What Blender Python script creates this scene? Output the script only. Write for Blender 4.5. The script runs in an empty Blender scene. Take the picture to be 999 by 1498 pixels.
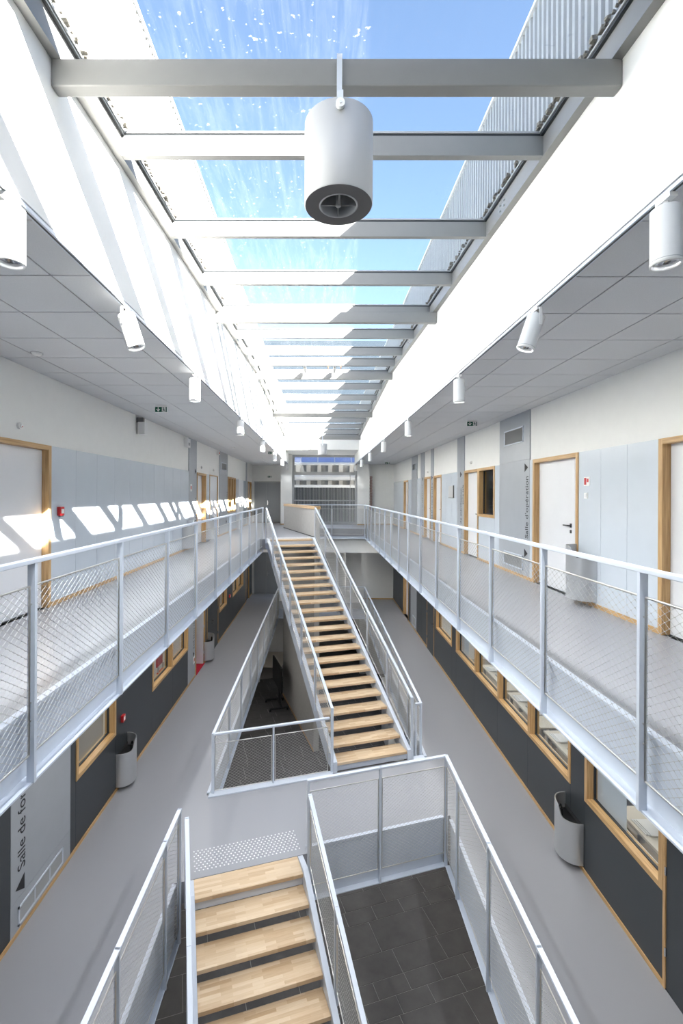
import bpy, math, random
from mathutils import Vector, Matrix
random.seed(7)
scene = bpy.context.scene
COL = scene.collection

# ------------------------------------------------------------------ camera
EYE = 1.482                       # metres above the upper gallery floor (z = 0)
FPX = 683.0                       # focal length in pixels of the 999 x 1498 frame
ROLL, YAW = 0.0050, 0.006
VPX, VPY = 468.0, 723.5
cy_, sy_ = math.cos(YAW), math.sin(YAW)
fwd = Vector((-sy_, cy_, 0)); rgt = Vector((cy_, sy_, 0)); dwn = Vector((0, 0, -1))
r2 = math.cos(ROLL) * rgt - math.sin(ROLL) * dwn
d2 = math.sin(ROLL) * rgt + math.cos(ROLL) * dwn
PPX = VPX - FPX * r2.y / fwd.y
PPY = VPY - FPX * d2.y / fwd.y
cam = bpy.data.cameras.new('camera')
cam.sensor_fit = 'VERTICAL'; cam.sensor_height = 36.0
cam.lens = FPX * 36.0 / 1498.0
cam.shift_x = (499.5 - PPX) / 1498.0
cam.shift_y = (PPY - 749.0) / 1498.0
cam.clip_start = 0.02; cam.clip_end = 500
camo = bpy.data.objects.new('camera', cam); COL.objects.link(camo)
camo.matrix_world = Matrix(((r2.x, -d2.x, -fwd.x, 0), (r2.y, -d2.y, -fwd.y, 0), (r2.z, -d2.z, -fwd.z, EYE), (0, 0, 0, 1)))
scene.camera = camo

# ------------------------------------------------------------------ sky, sun, exposure
SUN = Vector((-1.0, 1.25, -0.86)).normalized()
world = bpy.data.worlds.new('sky'); scene.world = world; world.use_nodes = True
wn = world.node_tree; wn.nodes.clear()
sky = wn.nodes.new('ShaderNodeTexSky'); sky.sky_type = 'NISHITA'; sky.sun_disc = False
sky.sun_elevation = math.asin(-SUN.z); sky.sun_rotation = math.atan2(-SUN.x, -SUN.y)
sky.air_density = 1.0; sky.dust_density = 1.4; sky.ozone_density = 1.2
bg = wn.nodes.new('ShaderNodeBackground'); bg.inputs['Strength'].default_value = 0.14
wo = wn.nodes.new('ShaderNodeOutputWorld')
wn.links.new(sky.outputs[0], bg.inputs[0]); wn.links.new(bg.outputs[0], wo.inputs[0])
sl = bpy.data.lights.new('sun', 'SUN'); sl.energy = 20.0; sl.angle = 0.009; sl.color = (1.0, 0.95, 0.88)
so = bpy.data.objects.new('sun', sl); COL.objects.link(so)
so.rotation_euler = SUN.to_track_quat('-Z', 'Y').to_euler(); so.location = (20, -20, 25)
vs = scene.view_settings
vs.view_transform = 'Standard'; vs.look = 'None'; vs.gamma = 1.0; vs.use_curve_mapping = False
vs.exposure = 1.72

# ------------------------------------------------------------------ materials
MAT = {}
def mk(name, col, rough=0.5, metal=0.0, spec=0.5, noise=0.0, nscale=40.0, bump=0.0):
    m = bpy.data.materials.new(name); m.use_nodes = True
    nt = m.node_tree; b = nt.nodes['Principled BSDF']
    b.inputs['Base Color'].default_value = (*col, 1); b.inputs['Roughness'].default_value = rough
    b.inputs['Metallic'].default_value = metal; b.inputs['Specular IOR Level'].default_value = spec
    if noise or bump:
        tc = nt.nodes.new('ShaderNodeTexCoord'); n = nt.nodes.new('ShaderNodeTexNoise')
        n.inputs['Scale'].default_value = nscale; n.inputs['Detail'].default_value = 3
        nt.links.new(tc.outputs['Object'], n.inputs['Vector'])
        if noise:
            cr = nt.nodes.new('ShaderNodeValToRGB')
            cr.color_ramp.elements[0].position = 0.3; cr.color_ramp.elements[1].position = 0.7
            cr.color_ramp.elements[0].color = (*[c * (1 - noise) for c in col], 1)
            cr.color_ramp.elements[1].color = (*[min(1, c * (1 + noise)) for c in col], 1)
            nt.links.new(n.outputs['Fac'], cr.inputs[0]); nt.links.new(cr.outputs[0], b.inputs['Base Color'])
        if bump:
            bp = nt.nodes.new('ShaderNodeBump'); bp.inputs['Strength'].default_value = bump
            bp.inputs['Distance'].default_value = 0.002
            nt.links.new(n.outputs['Fac'], bp.inputs['Height']); nt.links.new(bp.outputs[0], b.inputs['Normal'])
    MAT[name] = m
    return m
mk('plaster', (0.84, 0.84, 0.82), 0.7, spec=0.3, noise=0.012, nscale=6)
mk('ceiling_tile', (0.66, 0.665, 0.68), 0.9, spec=0.2, noise=0.03, nscale=120)
mk('ceiling_grid', (0.13, 0.13, 0.13), 0.8)
mk('cladding', (0.60, 0.655, 0.72), 0.22, spec=0.5, noise=0.015, nscale=3)
mk('column_grey', (0.37, 0.395, 0.43), 0.32, spec=0.5, noise=0.02, nscale=5)
mk('anthracite', (0.040, 0.046, 0.052), 0.42, spec=0.45, noise=0.06, nscale=200)
mk('vinyl', (0.325, 0.33, 0.352), 0.34, spec=0.45, noise=0.05, nscale=260)
mk('white_steel', (0.64, 0.69, 0.77), 0.35, spec=0.5)
mk('beam_steel', (0.25, 0.25, 0.245), 0.42, spec=0.5, noise=0.02, nscale=12)
mk('stainless', (0.66, 0.65, 0.62), 0.28, metal=1.0)
mk('cable', (0.50, 0.50, 0.49), 0.5, metal=0.35)
mk('gasket', (0.035, 0.04, 0.045), 0.5)
mk('alu', (0.46, 0.47, 0.48), 0.5, metal=0.15, noise=0.03, nscale=4)
mk('bin_alu', (0.62, 0.63, 0.64), 0.30, metal=0.75)
mk('dark_plastic', (0.03, 0.03, 0.032), 0.45)
mk('black', (0.010, 0.010, 0.011), 0.35)
mk('white_plastic', (0.83, 0.83, 0.82), 0.4)
mk('door_white', (0.78, 0.79, 0.82), 0.38, noise=0.01, nscale=4)
mk('door_grey', (0.27, 0.285, 0.30), 0.4)
mk('concrete', (0.47, 0.46, 0.44), 0.75, spec=0.3, noise=0.05, nscale=9, bump=0.1)
mk('basement_wall', (0.55, 0.54, 0.53), 0.8)
mk('red', (0.55, 0.02, 0.025), 0.35)
mk('red_mat', (0.50, 0.01, 0.03), 0.8)
mk('green', (0.0, 0.085, 0.045), 0.4)
mk('grille', (0.42, 0.43, 0.44), 0.5)
mk('frame_grey', (0.40, 0.41, 0.42), 0.4)
mk('print_black', (0.012, 0.012, 0.014), 0.6)
mk('corrugated', (0.38, 0.39, 0.40), 0.5, noise=0.03, nscale=30)
mk('debris', (0.20, 0.18, 0.15), 0.9, noise=0.4, nscale=60)
mk('desk', (0.72, 0.66, 0.56), 0.45)
mk('room_wall', (0.78, 0.76, 0.72), 0.8)
mk('room_floor', (0.30, 0.27, 0.24), 0.6)
mk('slat_dark', (0.055, 0.06, 0.07), 0.5)
mk('ext_white', (0.70, 0.70, 0.70), 0.6)
mk('solar', (0.30, 0.36, 0.62), 0.35)
mk('brickish', (0.40, 0.27, 0.24), 0.8)
mk('copper', (0.50, 0.22, 0.10), 0.4)
mk('orange', (0.65, 0.16, 0.05), 0.5)
mk('frosted', (0.72, 0.73, 0.74), 0.6)
mk('chrome', (0.75, 0.75, 0.76), 0.15, metal=1.0)
mk('slate', (0.026, 0.036, 0.048), 0.8, spec=0.05)
mk('stud', (0.86, 0.86, 0.86), 0.4)

def tree(name):
    m = bpy.data.materials.new(name); m.use_nodes = True
    MAT[name] = m
    return m, m.node_tree, m.node_tree.nodes['Principled BSDF']
def ramp(nt, stops):
    r = nt.nodes.new('ShaderNodeValToRGB'); e = r.color_ramp.elements
    e[0].position, e[0].color = stops[0][0], (*stops[0][1], 1)
    e[1].position, e[1].color = stops[-1][0], (*stops[-1][1], 1)
    for p, c in stops[1:-1]:
        q = e.new(p); q.color = (*c, 1)
    return r
# oak for frames and skirtings: grain stretched along one axis
def oak(name, scale):
    m, nt, b = tree(name)
    tc = nt.nodes.new('ShaderNodeTexCoord'); mp = nt.nodes.new('ShaderNodeMapping'); mp.inputs['Scale'].default_value = scale
    oi = nt.nodes.new('ShaderNodeObjectInfo'); ad = nt.nodes.new('ShaderNodeVectorMath')
    nt.links.new(tc.outputs['Object'], ad.inputs[0]); nt.links.new(oi.outputs['Random'], ad.inputs[1])
    n = nt.nodes.new('ShaderNodeTexNoise'); n.inputs['Scale'].default_value = 1.0; n.inputs['Detail'].default_value = 5
    r = ramp(nt, [(0.3, (0.42, 0.245, 0.095)), (0.5, (0.55, 0.345, 0.155)), (0.72, (0.66, 0.44, 0.22))])
    nt.links.new(ad.outputs[0], mp.inputs[0]); nt.links.new(mp.outputs[0], n.inputs['Vector'])
    nt.links.new(n.outputs['Fac'], r.inputs[0]); nt.links.new(r.outputs[0], b.inputs['Base Color'])
    b.inputs['Roughness'].default_value = 0.42
oak('oak_vertical', (60, 60, 2.5)); oak('oak_long', (60, 2.5, 60))
# finger-jointed oak lamellas of the stair treads
m, nt, b = tree('tread_wood')
tc = nt.nodes.new('ShaderNodeTexCoord'); oi = nt.nodes.new('ShaderNodeObjectInfo')
ad = nt.nodes.new('ShaderNodeVectorMath'); ms = nt.nodes.new('ShaderNodeVectorMath'); ms.operation = 'SCALE'; ms.inputs[0].default_value = (7.3, 3.7, 0)
nt.links.new(oi.outputs['Random'], ms.inputs['Scale']); nt.links.new(tc.outputs['Object'], ad.inputs[0]); nt.links.new(ms.outputs[0], ad.inputs[1])
br = nt.nodes.new('ShaderNodeTexBrick'); br.inputs['Scale'].default_value = 1.0
br.inputs['Brick Width'].default_value = 0.36; br.inputs['Row Height'].default_value = 0.042; br.inputs['Mortar Size'].default_value = 0.0004
br.inputs['Color1'].default_value = (0, 0, 0, 1); br.inputs['Color2'].default_value = (1, 1, 1, 1); br.inputs['Mortar'].default_value = (0.2, 0.2, 0.2, 1)
br.offset = 0.37; br.offset_frequency = 2
mp = nt.nodes.new('ShaderNodeMapping'); mp.inputs['Scale'].default_value = (4, 70, 70)
n = nt.nodes.new('ShaderNodeTexNoise'); n.inputs['Scale'].default_value = 1.0; n.inputs['Detail'].default_value = 4
mx = nt.nodes.new('ShaderNodeMix'); mx.data_type = 'FLOAT'; mx.inputs[0].default_value = 0.45
r = ramp(nt, [(0.1, (0.50, 0.33, 0.185)), (0.5, (0.64, 0.475, 0.30)), (0.9, (0.74, 0.59, 0.41))])
nt.links.new(ad.outputs[0], br.inputs['Vector']); nt.links.new(ad.outputs[0], mp.inputs[0]); nt.links.new(mp.outputs[0], n.inputs['Vector'])
nt.links.new(br.outputs['Color'], mx.inputs[2]); nt.links.new(n.outputs['Fac'], mx.inputs[3])
nt.links.new(mx.outputs[0], r.inputs[0]); nt.links.new(r.outputs[0], b.inputs['Base Color']); b.inputs['Roughness'].default_value = 0.4
# dark stone tile
m, nt, b = tree('stone_tile')
tc = nt.nodes.new('ShaderNodeTexCoord'); oi = nt.nodes.new('ShaderNodeObjectInfo')
ad = nt.nodes.new('ShaderNodeVectorMath'); ms = nt.nodes.new('ShaderNodeVectorMath'); ms.operation = 'SCALE'; ms.inputs[0].default_value = (31, 17, 5)
nt.links.new(oi.outputs['Random'], ms.inputs['Scale']); nt.links.new(tc.outputs['Object'], ad.inputs[0]); nt.links.new(ms.outputs[0], ad.inputs[1])
n = nt.nodes.new('ShaderNodeTexNoise'); n.inputs['Scale'].default_value = 3.0; n.inputs['Detail'].default_value = 6; n.inputs['Roughness'].default_value = 0.65
r = ramp(nt, [(0.3, (0.090, 0.086, 0.085)), (0.7, (0.130, 0.124, 0.122))])
nt.links.new(ad.outputs[0], n.inputs['Vector']); nt.links.new(n.outputs['Fac'], r.inputs[0]); nt.links.new(r.outputs[0], b.inputs['Base Color'])
b.inputs['Roughness'].default_value = 0.5
mk('grout', (0.44, 0.43, 0.41), 0.9)

def glass(name, tint, refl, dirt=0.0, graze=0.4):
    m = bpy.data.materials.new(name); m.use_nodes = True; nt = m.node_tree; nt.nodes.clear()
    out = nt.nodes.new('ShaderNodeOutputMaterial')
    tr = nt.nodes.new('ShaderNodeBsdfTransparent'); tr.inputs[0].default_value = (*tint, 1)
    gl = nt.nodes.new('ShaderNodeBsdfGlossy'); gl.inputs['Roughness'].default_value = 0.01
    fc = nt.nodes.new('ShaderNodeLayerWeight'); fc.inputs['Blend'].default_value = 0.5
    pw = nt.nodes.new('ShaderNodeMath'); pw.operation = 'POWER'; pw.inputs[1].default_value = 4.0
    lw = nt.nodes.new('ShaderNodeMath'); lw.operation = 'MULTIPLY_ADD'; lw.inputs[1].default_value = graze; lw.inputs[2].default_value = refl
    nt.links.new(fc.outputs['Facing'], pw.inputs[0]); nt.links.new(pw.outputs[0], lw.inputs[0])
    mx = nt.nodes.new('ShaderNodeMixShader')
    nt.links.new(lw.outputs[0], mx.inputs[0]); nt.links.new(tr.outputs[0], mx.inputs[1]); nt.links.new(gl.outputs[0], mx.inputs[2])
    last = mx
    if dirt:
        tc = nt.nodes.new('ShaderNodeTexCoord')
        mp = nt.nodes.new('ShaderNodeMapping'); mp.inputs['Scale'].default_value = (16, 1.3, 1)
        n1 = nt.nodes.new('ShaderNodeTexNoise'); n1.inputs['Scale'].default_value = 1.0; n1.inputs['Detail'].default_value = 8; n1.inputs['Roughness'].default_value = 0.7; n1.inputs['Distortion'].default_value = 0.4
        r1 = ramp(nt, [(0.45, (0.001, 0.001, 0.001)), (0.8, (dirt, dirt, dirt))])
        vo = nt.nodes.new('ShaderNodeTexNoise'); vo.inputs['Scale'].default_value = 28; vo.inputs['Detail'].default_value = 2
        r2_ = ramp(nt, [(0.69, (0, 0, 0)), (0.74, (0.12, 0.12, 0.12))])
        mxx = nt.nodes.new('ShaderNodeMix'); mxx.data_type = 'RGBA'; mxx.blend_type = 'ADD'; mxx.inputs[0].default_value = 1
        df = nt.nodes.new('ShaderNodeBsdfTranslucent'); df.inputs[0].default_value = (0.85, 0.85, 0.84, 1)
        m2 = nt.nodes.new('ShaderNodeMixShader')
        nt.links.new(tc.outputs['Object'], mp.inputs[0]); nt.links.new(mp.outputs[0], n1.inputs['Vector']); nt.links.new(n1.outputs['Fac'], r1.inputs[0])
        nt.links.new(tc.outputs['Object'], vo.inputs['Vector']); nt.links.new(vo.outputs['Fac'], r2_.inputs[0])
        nt.links.new(r1.outputs[0], mxx.inputs[6]); nt.links.new(r2_.outputs[0], mxx.inputs[7])
        nt.links.new(mxx.outputs[2], m2.inputs[0]); nt.links.new(mx.outputs[0], m2.inputs[1]); nt.links.new(df.outputs[0], m2.inputs[2])
        last = m2
    nt.links.new(last.outputs[0], out.inputs[0]); MAT[name] = m
glass('sky_glass', (0.97, 0.985, 0.99), 0.005, dirt=0.02, graze=0.03)
glass('window_glass', (0.90, 0.93, 0.95), 0.03)
def emit(name, col, s):
    m = bpy.data.materials.new(name); m.use_nodes = True; b = m.node_tree.nodes['Principled BSDF']
    b.inputs['Base Color'].default_value = (*col, 1); b.inputs['Emission Color'].default_value = (*col, 1); b.inputs['Emission Strength'].default_value = s
    MAT[name] = m
emit('room_fill', (1.0, 0.95, 0.88), 5.0)  # glow of the lamps added in the side rooms
emit('corridor_fill', (1.0, 0.985, 0.97), 6.0)  # glow of the luminaires added under the galleries
emit('basement_fill', (1.0, 0.97, 0.94), 5.0)  # glow of the luminaires added in the basement

# ------------------------------------------------------------------ mesh helpers
class MB:
    def __init__(s): s.v = []; s.f = []; s.smooth = []
    def quadmesh(s, vs, fs, smooth=False):
        k = len(s.v); s.v += [Vector(p) for p in vs]; s.f += [[k + i for i in f] for f in fs]; s.smooth += [smooth] * len(fs)
        return s
    def box(s, x0, x1, y0, y1, z0, z1):
        x0, x1 = min(x0, x1), max(x0, x1); y0, y1 = min(y0, y1), max(y0, y1); z0, z1 = min(z0, z1), max(z0, z1)
        v = [(x0, y0, z0), (x1, y0, z0), (x1, y1, z0), (x0, y1, z0), (x0, y0, z1), (x1, y0, z1), (x1, y1, z1), (x0, y1, z1)]
        return s.quadmesh(v, [(0, 3, 2, 1), (4, 5, 6, 7), (0, 1, 5, 4), (1, 2, 6, 5), (2, 3, 7, 6), (3, 0, 4, 7)])
    def bar(s, p, q, w, h, up=(0, 0, 1)):
        """box from p to q: width w sideways, height h along up, centred on the line"""
        p, q = Vector(p), Vector(q); d = (q - p).normalized(); up = Vector(up)
        side = d.cross(up)
        if side.length < 1e-6: side = d.cross(Vector((0, 1, 0)))
        side.normalize(); u = side.cross(d)
        v = []
        for c in (p, q):
            for a, b in ((-1, -1), (1, -1), (1, 1), (-1, 1)):
                v.append(c + side * (a * w / 2) + u * (b * h / 2))
        return s.quadmesh(v, [(3, 2, 1, 0), (4, 5, 6, 7), (0, 1, 5, 4), (1, 2, 6, 5), (2, 3, 7, 6), (3, 0, 4, 7)])
    def slab(s, pts, z0, z1):
        """vertical prism over polygon pts (ccw); z may be a pair list"""
        n = len(pts); v = [(x, y, z0) for x, y in pts] + [(x, y, z1) for x, y in pts]
        f = [list(range(n - 1, -1, -1)), list(range(n, 2 * n))] + [(i, (i + 1) % n, n + (i + 1) % n, n + i) for i in range(n)]
        return s.quadmesh(v, f)
    def hexa(s, v):
        return s.quadmesh(v, [(0, 3, 2, 1), (4, 5, 6, 7), (0, 1, 5, 4), (1, 2, 6, 5), (2, 3, 7, 6), (3, 0, 4, 7)])
    def tube(s, p, q, r, n=8, caps=True, r1=None):
        p, q = Vector(p), Vector(q); d = (q - p).normalized()
        a = d.cross(Vector((0, 0, 1)))
        if a.length < 1e-4: a = d.cross(Vector((0, 1, 0)))
        a.normalize(); b = d.cross(a); r1 = r if r1 is None else r1
        v = []
        for c, rr in ((p, r), (q, r1)):
            for i in range(n):
                t = 2 * math.pi * i / n
                v.append(c + a * (rr * math.cos(t)) + b * (rr * math.sin(t)))
        f = [(i, (i + 1) % n, n + (i + 1) % n, n + i) for i in range(n)]
        s.quadmesh(v, [g[::-1] for g in f], smooth=n > 6)
        if caps: s.quadmesh(v, [list(range(n)), list(range(2 * n - 1, n - 1, -1))])
        return s
    def pipe(s, pts, r, n=6):
        for a, b in zip(pts[:-1], pts[1:]): s.tube(a, b, r, n)
        return s
    def lathe(s, prof, c, n=32, smooth=True):
        """prof: (radius, z) list, around vertical axis at c"""
        v = []; f = []
        for r, z in prof:
            for i in range(n):
                t = 2 * math.pi * i / n
                v.append((c[0] + r * math.cos(t), c[1] + r * math.sin(t), c[2] + z))
        for k in range(len(prof) - 1):
            for i in range(n):
                f.append((k * n + i, k * n + (i + 1) % n, (k + 1) * n + (i + 1) % n, (k + 1) * n + i))
        return s.quadmesh(v, f, smooth)
    def poly(s, pts3):
        return s.quadmesh(pts3, [list(range(len(pts3)))])
    def mesh(s, name, off=(0, 0, 0)):
        me = bpy.data.meshes.new(name); o = Vector(off)
        me.from_pydata([tuple(p - o) for p in s.v], [], s.f)
        me.polygons.foreach_set('use_smooth', s.smooth); me.update()
        return me
    def build(s, name, mat, parent=None, **kw):
        off = Vector((0, 0, 0)); q = parent
        while q is not None: off += q.location; q = q.parent
        base = kw.pop('base', None)
        if parent is None and base is None:
            xs = [p.x for p in s.v]; ys = [p.y for p in s.v]; zs_ = [p.z for p in s.v]
            base = Vector(((min(xs) + max(xs)) / 2, (min(ys) + max(ys)) / 2, min(zs_)))
        if parent is None: off = Vector(base)
        o = link(name, s.mesh(name, off), mat, parent, **kw)
        if parent is None: o.location = off
        return o
def tag(o, label=None, cat=None, group=None, kind=None):
    if label: o['label'] = label
    if cat: o['category'] = cat
    if group: o['group'] = group
    if kind: o['kind'] = kind
    return o
def link(name, me, mat, parent=None, loc=None, rz=0.0, **kw):
    o = bpy.data.objects.new(name, me); COL.objects.link(o)
    if me is not None and mat is not None and not me.materials: me.materials.append(MAT[mat])
    if parent is not None: o.parent = parent
    if loc is not None: o.location = loc
    if rz: o.rotation_euler = (0, 0, rz)
    return tag(o, **kw)
def thing(name, loc, label=None, cat=None, group=None, kind=None):
    o = bpy.data.objects.new(name, None); COL.objects.link(o); o.location = loc; o.empty_display_size = 0.1
    return tag(o, label, cat, group, kind)
def struct(name, mb, mat, label=None, parent=None):
    return mb.build(name, mat, parent, label=label, kind='structure' if parent is None else None)
def bevel(o, w=0.004, seg=2):
    md = o.modifiers.new('bevel', 'BEVEL'); md.width = w; md.segments = seg; md.limit_method = 'ANGLE'
    return o
def text_obj(body, size, parent, o, ax, ay, mat='print_black', name='lettering', spacing=1.0):
    cu = bpy.data.curves.new(name, 'FONT'); cu.body = body; cu.size = size; cu.extrude = 0.0008; cu.space_character = spacing
    cu.resolution_u = 3
    t = bpy.data.objects.new(name, cu); COL.objects.link(t)
    dg = bpy.context.evaluated_depsgraph_get()
    me = bpy.data.meshes.new_from_object(t.evaluated_get(dg))
    bpy.data.objects.remove(t); bpy.data.curves.remove(cu)
    ax, ay = Vector(ax), Vector(ay); az = ax.cross(ay)
    off = Vector((0, 0, 0)); q = parent
    while q is not None: off += q.location; q = q.parent
    for v in me.vertices: v.co = Vector(o) + ax * v.co.x + ay * v.co.y + az * v.co.z - off
    return link(name, me, mat, parent)

# ------------------------------------------------------------------ main dimensions
XL, XR = -3.52, 3.66              # wall faces (both storeys)
WL, WR = -1.54, 1.695             # edges of the skylight well
ZL, ZB = -3.70, -7.40             # lower floor, basement floor
ZC = 3.0                          # gallery ceiling
YN = -4.0                         # wall behind the camera
YFL, YFR, YW = 24.3, 23.2, 23.0   # far walls left / right, window wall
GL, GR = -1.90, 1.97              # gallery guardrail lines
HL, HR = -1.82, 2.03              # stairwell guardrail lines on the lower floor
ANG = math.radians(17.2)
TX, TY = math.cos(ANG), math.sin(ANG)          # across the stairs
AX, AY = -math.sin(ANG), math.cos(ANG)         # up the stairs
SL = TY / TX
YA = lambda x: 6.74 + SL * (x + 0.24)          # far edge of the near opening
YBn = lambda x: 8.70 + SL * (x - 0.30)         # near edge of the far opening
YBF = 21.0                                     # far edge of the far opening
YNEAR = -1.6                                   # near edge of the near opening

# ================================================================== SETTING
# ---- floors
fl = MB()
fl.box(XL - 0.3, GL - 0.1, YN, YFL, -0.34, 0)
fl.box(GR + 0.1, XR + 0.3, YN, YFR + 0.3, -0.34, 0)
fl.box(GL - 0.1, GR + 0.1, YN, 0.05, -0.34, 0)                    # bridge the camera stands on
PW0 = Vector((-0.18, 16.12)); PW1 = Vector((-1.60, 20.72))        # shaft wall, near end and far end
fl.slab([(GL - 0.1, 15.38), (-1.55, 15.45), (-0.16, 15.45 + 1.39 * SL), (-0.16, 16.2), (-1.45, 20.45), (GR + 0.1, 20.45), (GR + 0.1, YFL), (GL - 0.1, YFL)], -0.34, 0)
floor_up = struct('floor', fl, 'vinyl', 'grey vinyl floor of the upper galleries')
fl = MB()
fl.box(XL - 0.3, HL - 0.1, YN, YFL, ZL - 0.3, ZL)
fl.box(HR + 0.1, XR + 0.3, YN, YFL, ZL - 0.3, ZL)
x0, x1 = HL - 0.1, HR + 0.1
xm = -0.16
fl.slab([(x0, YA(x0) - 0.026), (xm, YA(xm) - 0.026), (xm, YA(xm) + 0.1), (x1, YA(x1) + 0.1), (x1, YBn(x1)), (x0, YBn(x0))], ZL - 0.3, ZL)
fl.box(x0, x1, YBF + 0.09, YFL, ZL - 0.3, ZL)
fl.box(x0, x1, YN, YNEAR, ZL - 0.3, ZL)
floor_low = struct('floor', fl, 'vinyl', 'grey vinyl floor of the lower storey')
fl = MB(); fl.box(-9, 9, -6, 27, ZB - 0.3, ZB - 0.006)
floor_base = struct('floor', fl, 'grout', 'dark stone tiled basement floor')
# basement tiles, laid in courses of four sizes square to the stairs
tilecache = {}
courses = [(7.21, 0.64, 1.24), (7.52, 0.31, 0.63), (7.83, 0.31, 0.63), (8.31, 0.48, 0.96), (8.97, 0.66, 1.24), (9.30, 0.33, 0.63), (9.70, 0.40, 0.95)]
offs = [0.25, 0.33, 0.02, 0.64, 0.43, 0.0, 0.05]
cl = []; top = 9.70
for top_, h, w in courses: cl.append((top_ - h, h, w))
rows = []
period = 9.70 - (7.21 - 0.64)
for k in range(-3, 5):
    for i, (b_, h, w) in enumerate(cl): rows.append((b_ + k * period, h, w, offs[i] + 0.37 * k))
ntile = 0
extra = MB()
for b_, h, w, of in rows:
    for j in range(-12, 14):
        u = of + j * w + 3.45; vv = b_
        uc, vc = u + w / 2, vv + h / 2
        x, y = TX * uc + AX * vc, TY * uc + AY * vc
        vis = (-2.2 < x < 3.4 and 1.2 < y < 11.6) or (-3.2 < x < 0.3 and 14.0 < y < 23.5) or (0.5 < x < 3.2 and 11 < y < 14)
        if not (-8 < x < 8 and -5 < y < 26): continue
        g = 0.0055
        if vis and ntile < 290:
            key = (round(w, 3), round(h, 3))
            if key not in tilecache:
                mb = MB(); mb.box(-w / 2 + g, w / 2 - g, -h / 2 + g, h / 2 - g, -0.006, 0.0)
                tilecache[key] = mb.mesh('tile')
            ntile += 1
            link('tile', tilecache[key], 'stone_tile', floor_base, loc=Vector((x, y, ZB)) - floor_base.location, rz=ANG)
        else:
            pts = [(uc + a * (w / 2 - g), vc + c * (h / 2 - g)) for a, c in ((-1, -1), (1, -1), (1, 1), (-1, 1))]
            extra.poly([(TX * p + AX * q, TY * p + AY * q, ZB) for p, q in pts])
extra.build('tiles', 'stone_tile', floor_base, kind='stuff')

# ---- walls with openings; coordinates in the plane (y, z)
def holed(mb, xface, thick, y0, y1, z0, z1, holes):
    ys = sorted({y0, y1, *[c for h in holes for c in h[:2] if y0 < c < y1]})
    zs = sorted({z0, z1, *[c for h in holes for c in h[2:] if z0 < c < z1]})
    for a, b_ in zip(ys[:-1], ys[1:]):
        run = None
        for c, d in zip(zs[:-1], zs[1:]):
            ym, zm = (a + b_) / 2, (c + d) / 2
            solid = not any(h[0] < ym < h[1] and h[2] < zm < h[3] for h in holes)
            if solid:
                run = (run[0], d) if run else (c, d)
            if (not solid or d == zs[-1]) and run:
                mb.box(xface, xface + thick, a, b_, *run); run = None
DH = 2.10
# right wall openings: upper doors / window, lower doors / windows
R_up = [(3.75, 5.06, 0, DH), (6.63, 8.04, 0, DH), (10.80, 11.86, 0, DH), (9.80, 10.80, 1.0, DH), (14.09, 15.06, 0, DH), (15.47, 16.4, 0, DH), (19.4, 20.4, 0, DH)]
SILL = ZL + 1.0; WH = ZL + 2.10
R_lo = [(3.6, 4.965, ZL, WH), (4.97, 6.43, SILL, WH), (6.80, 12.5, SILL, WH), (12.9, 14.65, SILL, WH), (14.9, 15.9, ZL, WH), (19.2, 20.4, ZL, WH)]
L_up = [(4.75, 6.08, 0, DH), (13.32, 14.40, 0, DH), (14.85, 16.05, 0, DH), (17.85, 19.45, 0.75, DH + 0.05), (22.9, 23.9, 0, DH)]
L_lo = [(6.75, 8.07, SILL, WH), (9.84, 12.5, SILL, WH), (13.25, 14.35, ZL, WH), (14.6, 16.2, ZL, WH), (16.4, 17.7, SILL, WH), (18.9, 21.5, SILL, WH), (22.3, 23.3, ZL, WH)]
PT = 0.015                                       # cladding thickness, so plaster stands back by that much
mb = MB(); holed(mb, XR + PT, 0.2, YN, YFR + 0.3, ZB, 3.6, R_up + R_lo)
wall_r = struct('wall_right', mb, 'plaster', 'white plaster right wall with grey cladding and oak door frames')
mb = MB(); holed(mb, XL - PT - 0.2, 0.2, YN, YFL + 0.3, ZB, 3.6, L_up + L_lo)
wall_l = struct('wall_left', mb, 'plaster', 'white plaster left wall with grey cladding and sun patches')
mb = MB(); mb.box(XL - 0.3, XR + 0.3, YN - 0.2, YN, ZB, 4.4)
struct('wall_back', mb, 'plaster', 'white wall behind the viewpoint')
# far walls
mb = MB(); mb.box(XL - 0.3, -1.88, YFL, YFL + 0.2, ZB, 3.6)
wall_fl = struct('wall_far_left', mb, 'plaster', 'white end wall of the left gallery')
mb = MB(); mb.box(2.44, XR + 0.3, YFR, YFR + 0.2, -1.2, 3.6); mb.box(2.0, XR + 0.3, YFR, YFR + 0.2, ZB, -1.2)
wall_fr = struct('wall_far_right', mb, 'plaster', 'white end wall of the right gallery')
mb = MB(); mb.box(-1.92, -1.37, 22.8, 23.25, -0.34, 3.6); mb.box(-1.92, -1.72, 23.2, YFL, -0.34, 3.6)
struct('wall_pillar_left', mb, 'plaster', 'white pier left of the big end window')
mb = MB(); mb.box(1.83, 2.42, 22.8, 23.25, -0.34, 3.6)
struct('wall_pillar_right', mb, 'plaster', 'white pier right of the big end window')
mb = MB(); mb.box(1.25, 2.0, 22.4, 22.6, ZL, -1.0); mb.box(-1.95, 1.25, 22.7, 22.9, ZL, -1.0)
struct('wall_far_lower', mb, 'plaster', 'pale grey end wall of the lower storey under the landing')
mb = MB(); mb.box(XL, XR, 20.52, 20.62, -1.07, -0.34); mb.box(XL, XR, 20.62, YFR, -1.07, -1.02)
struct('trim_8', mb, 'plaster', 'white bulkhead under the far landing')
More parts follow.
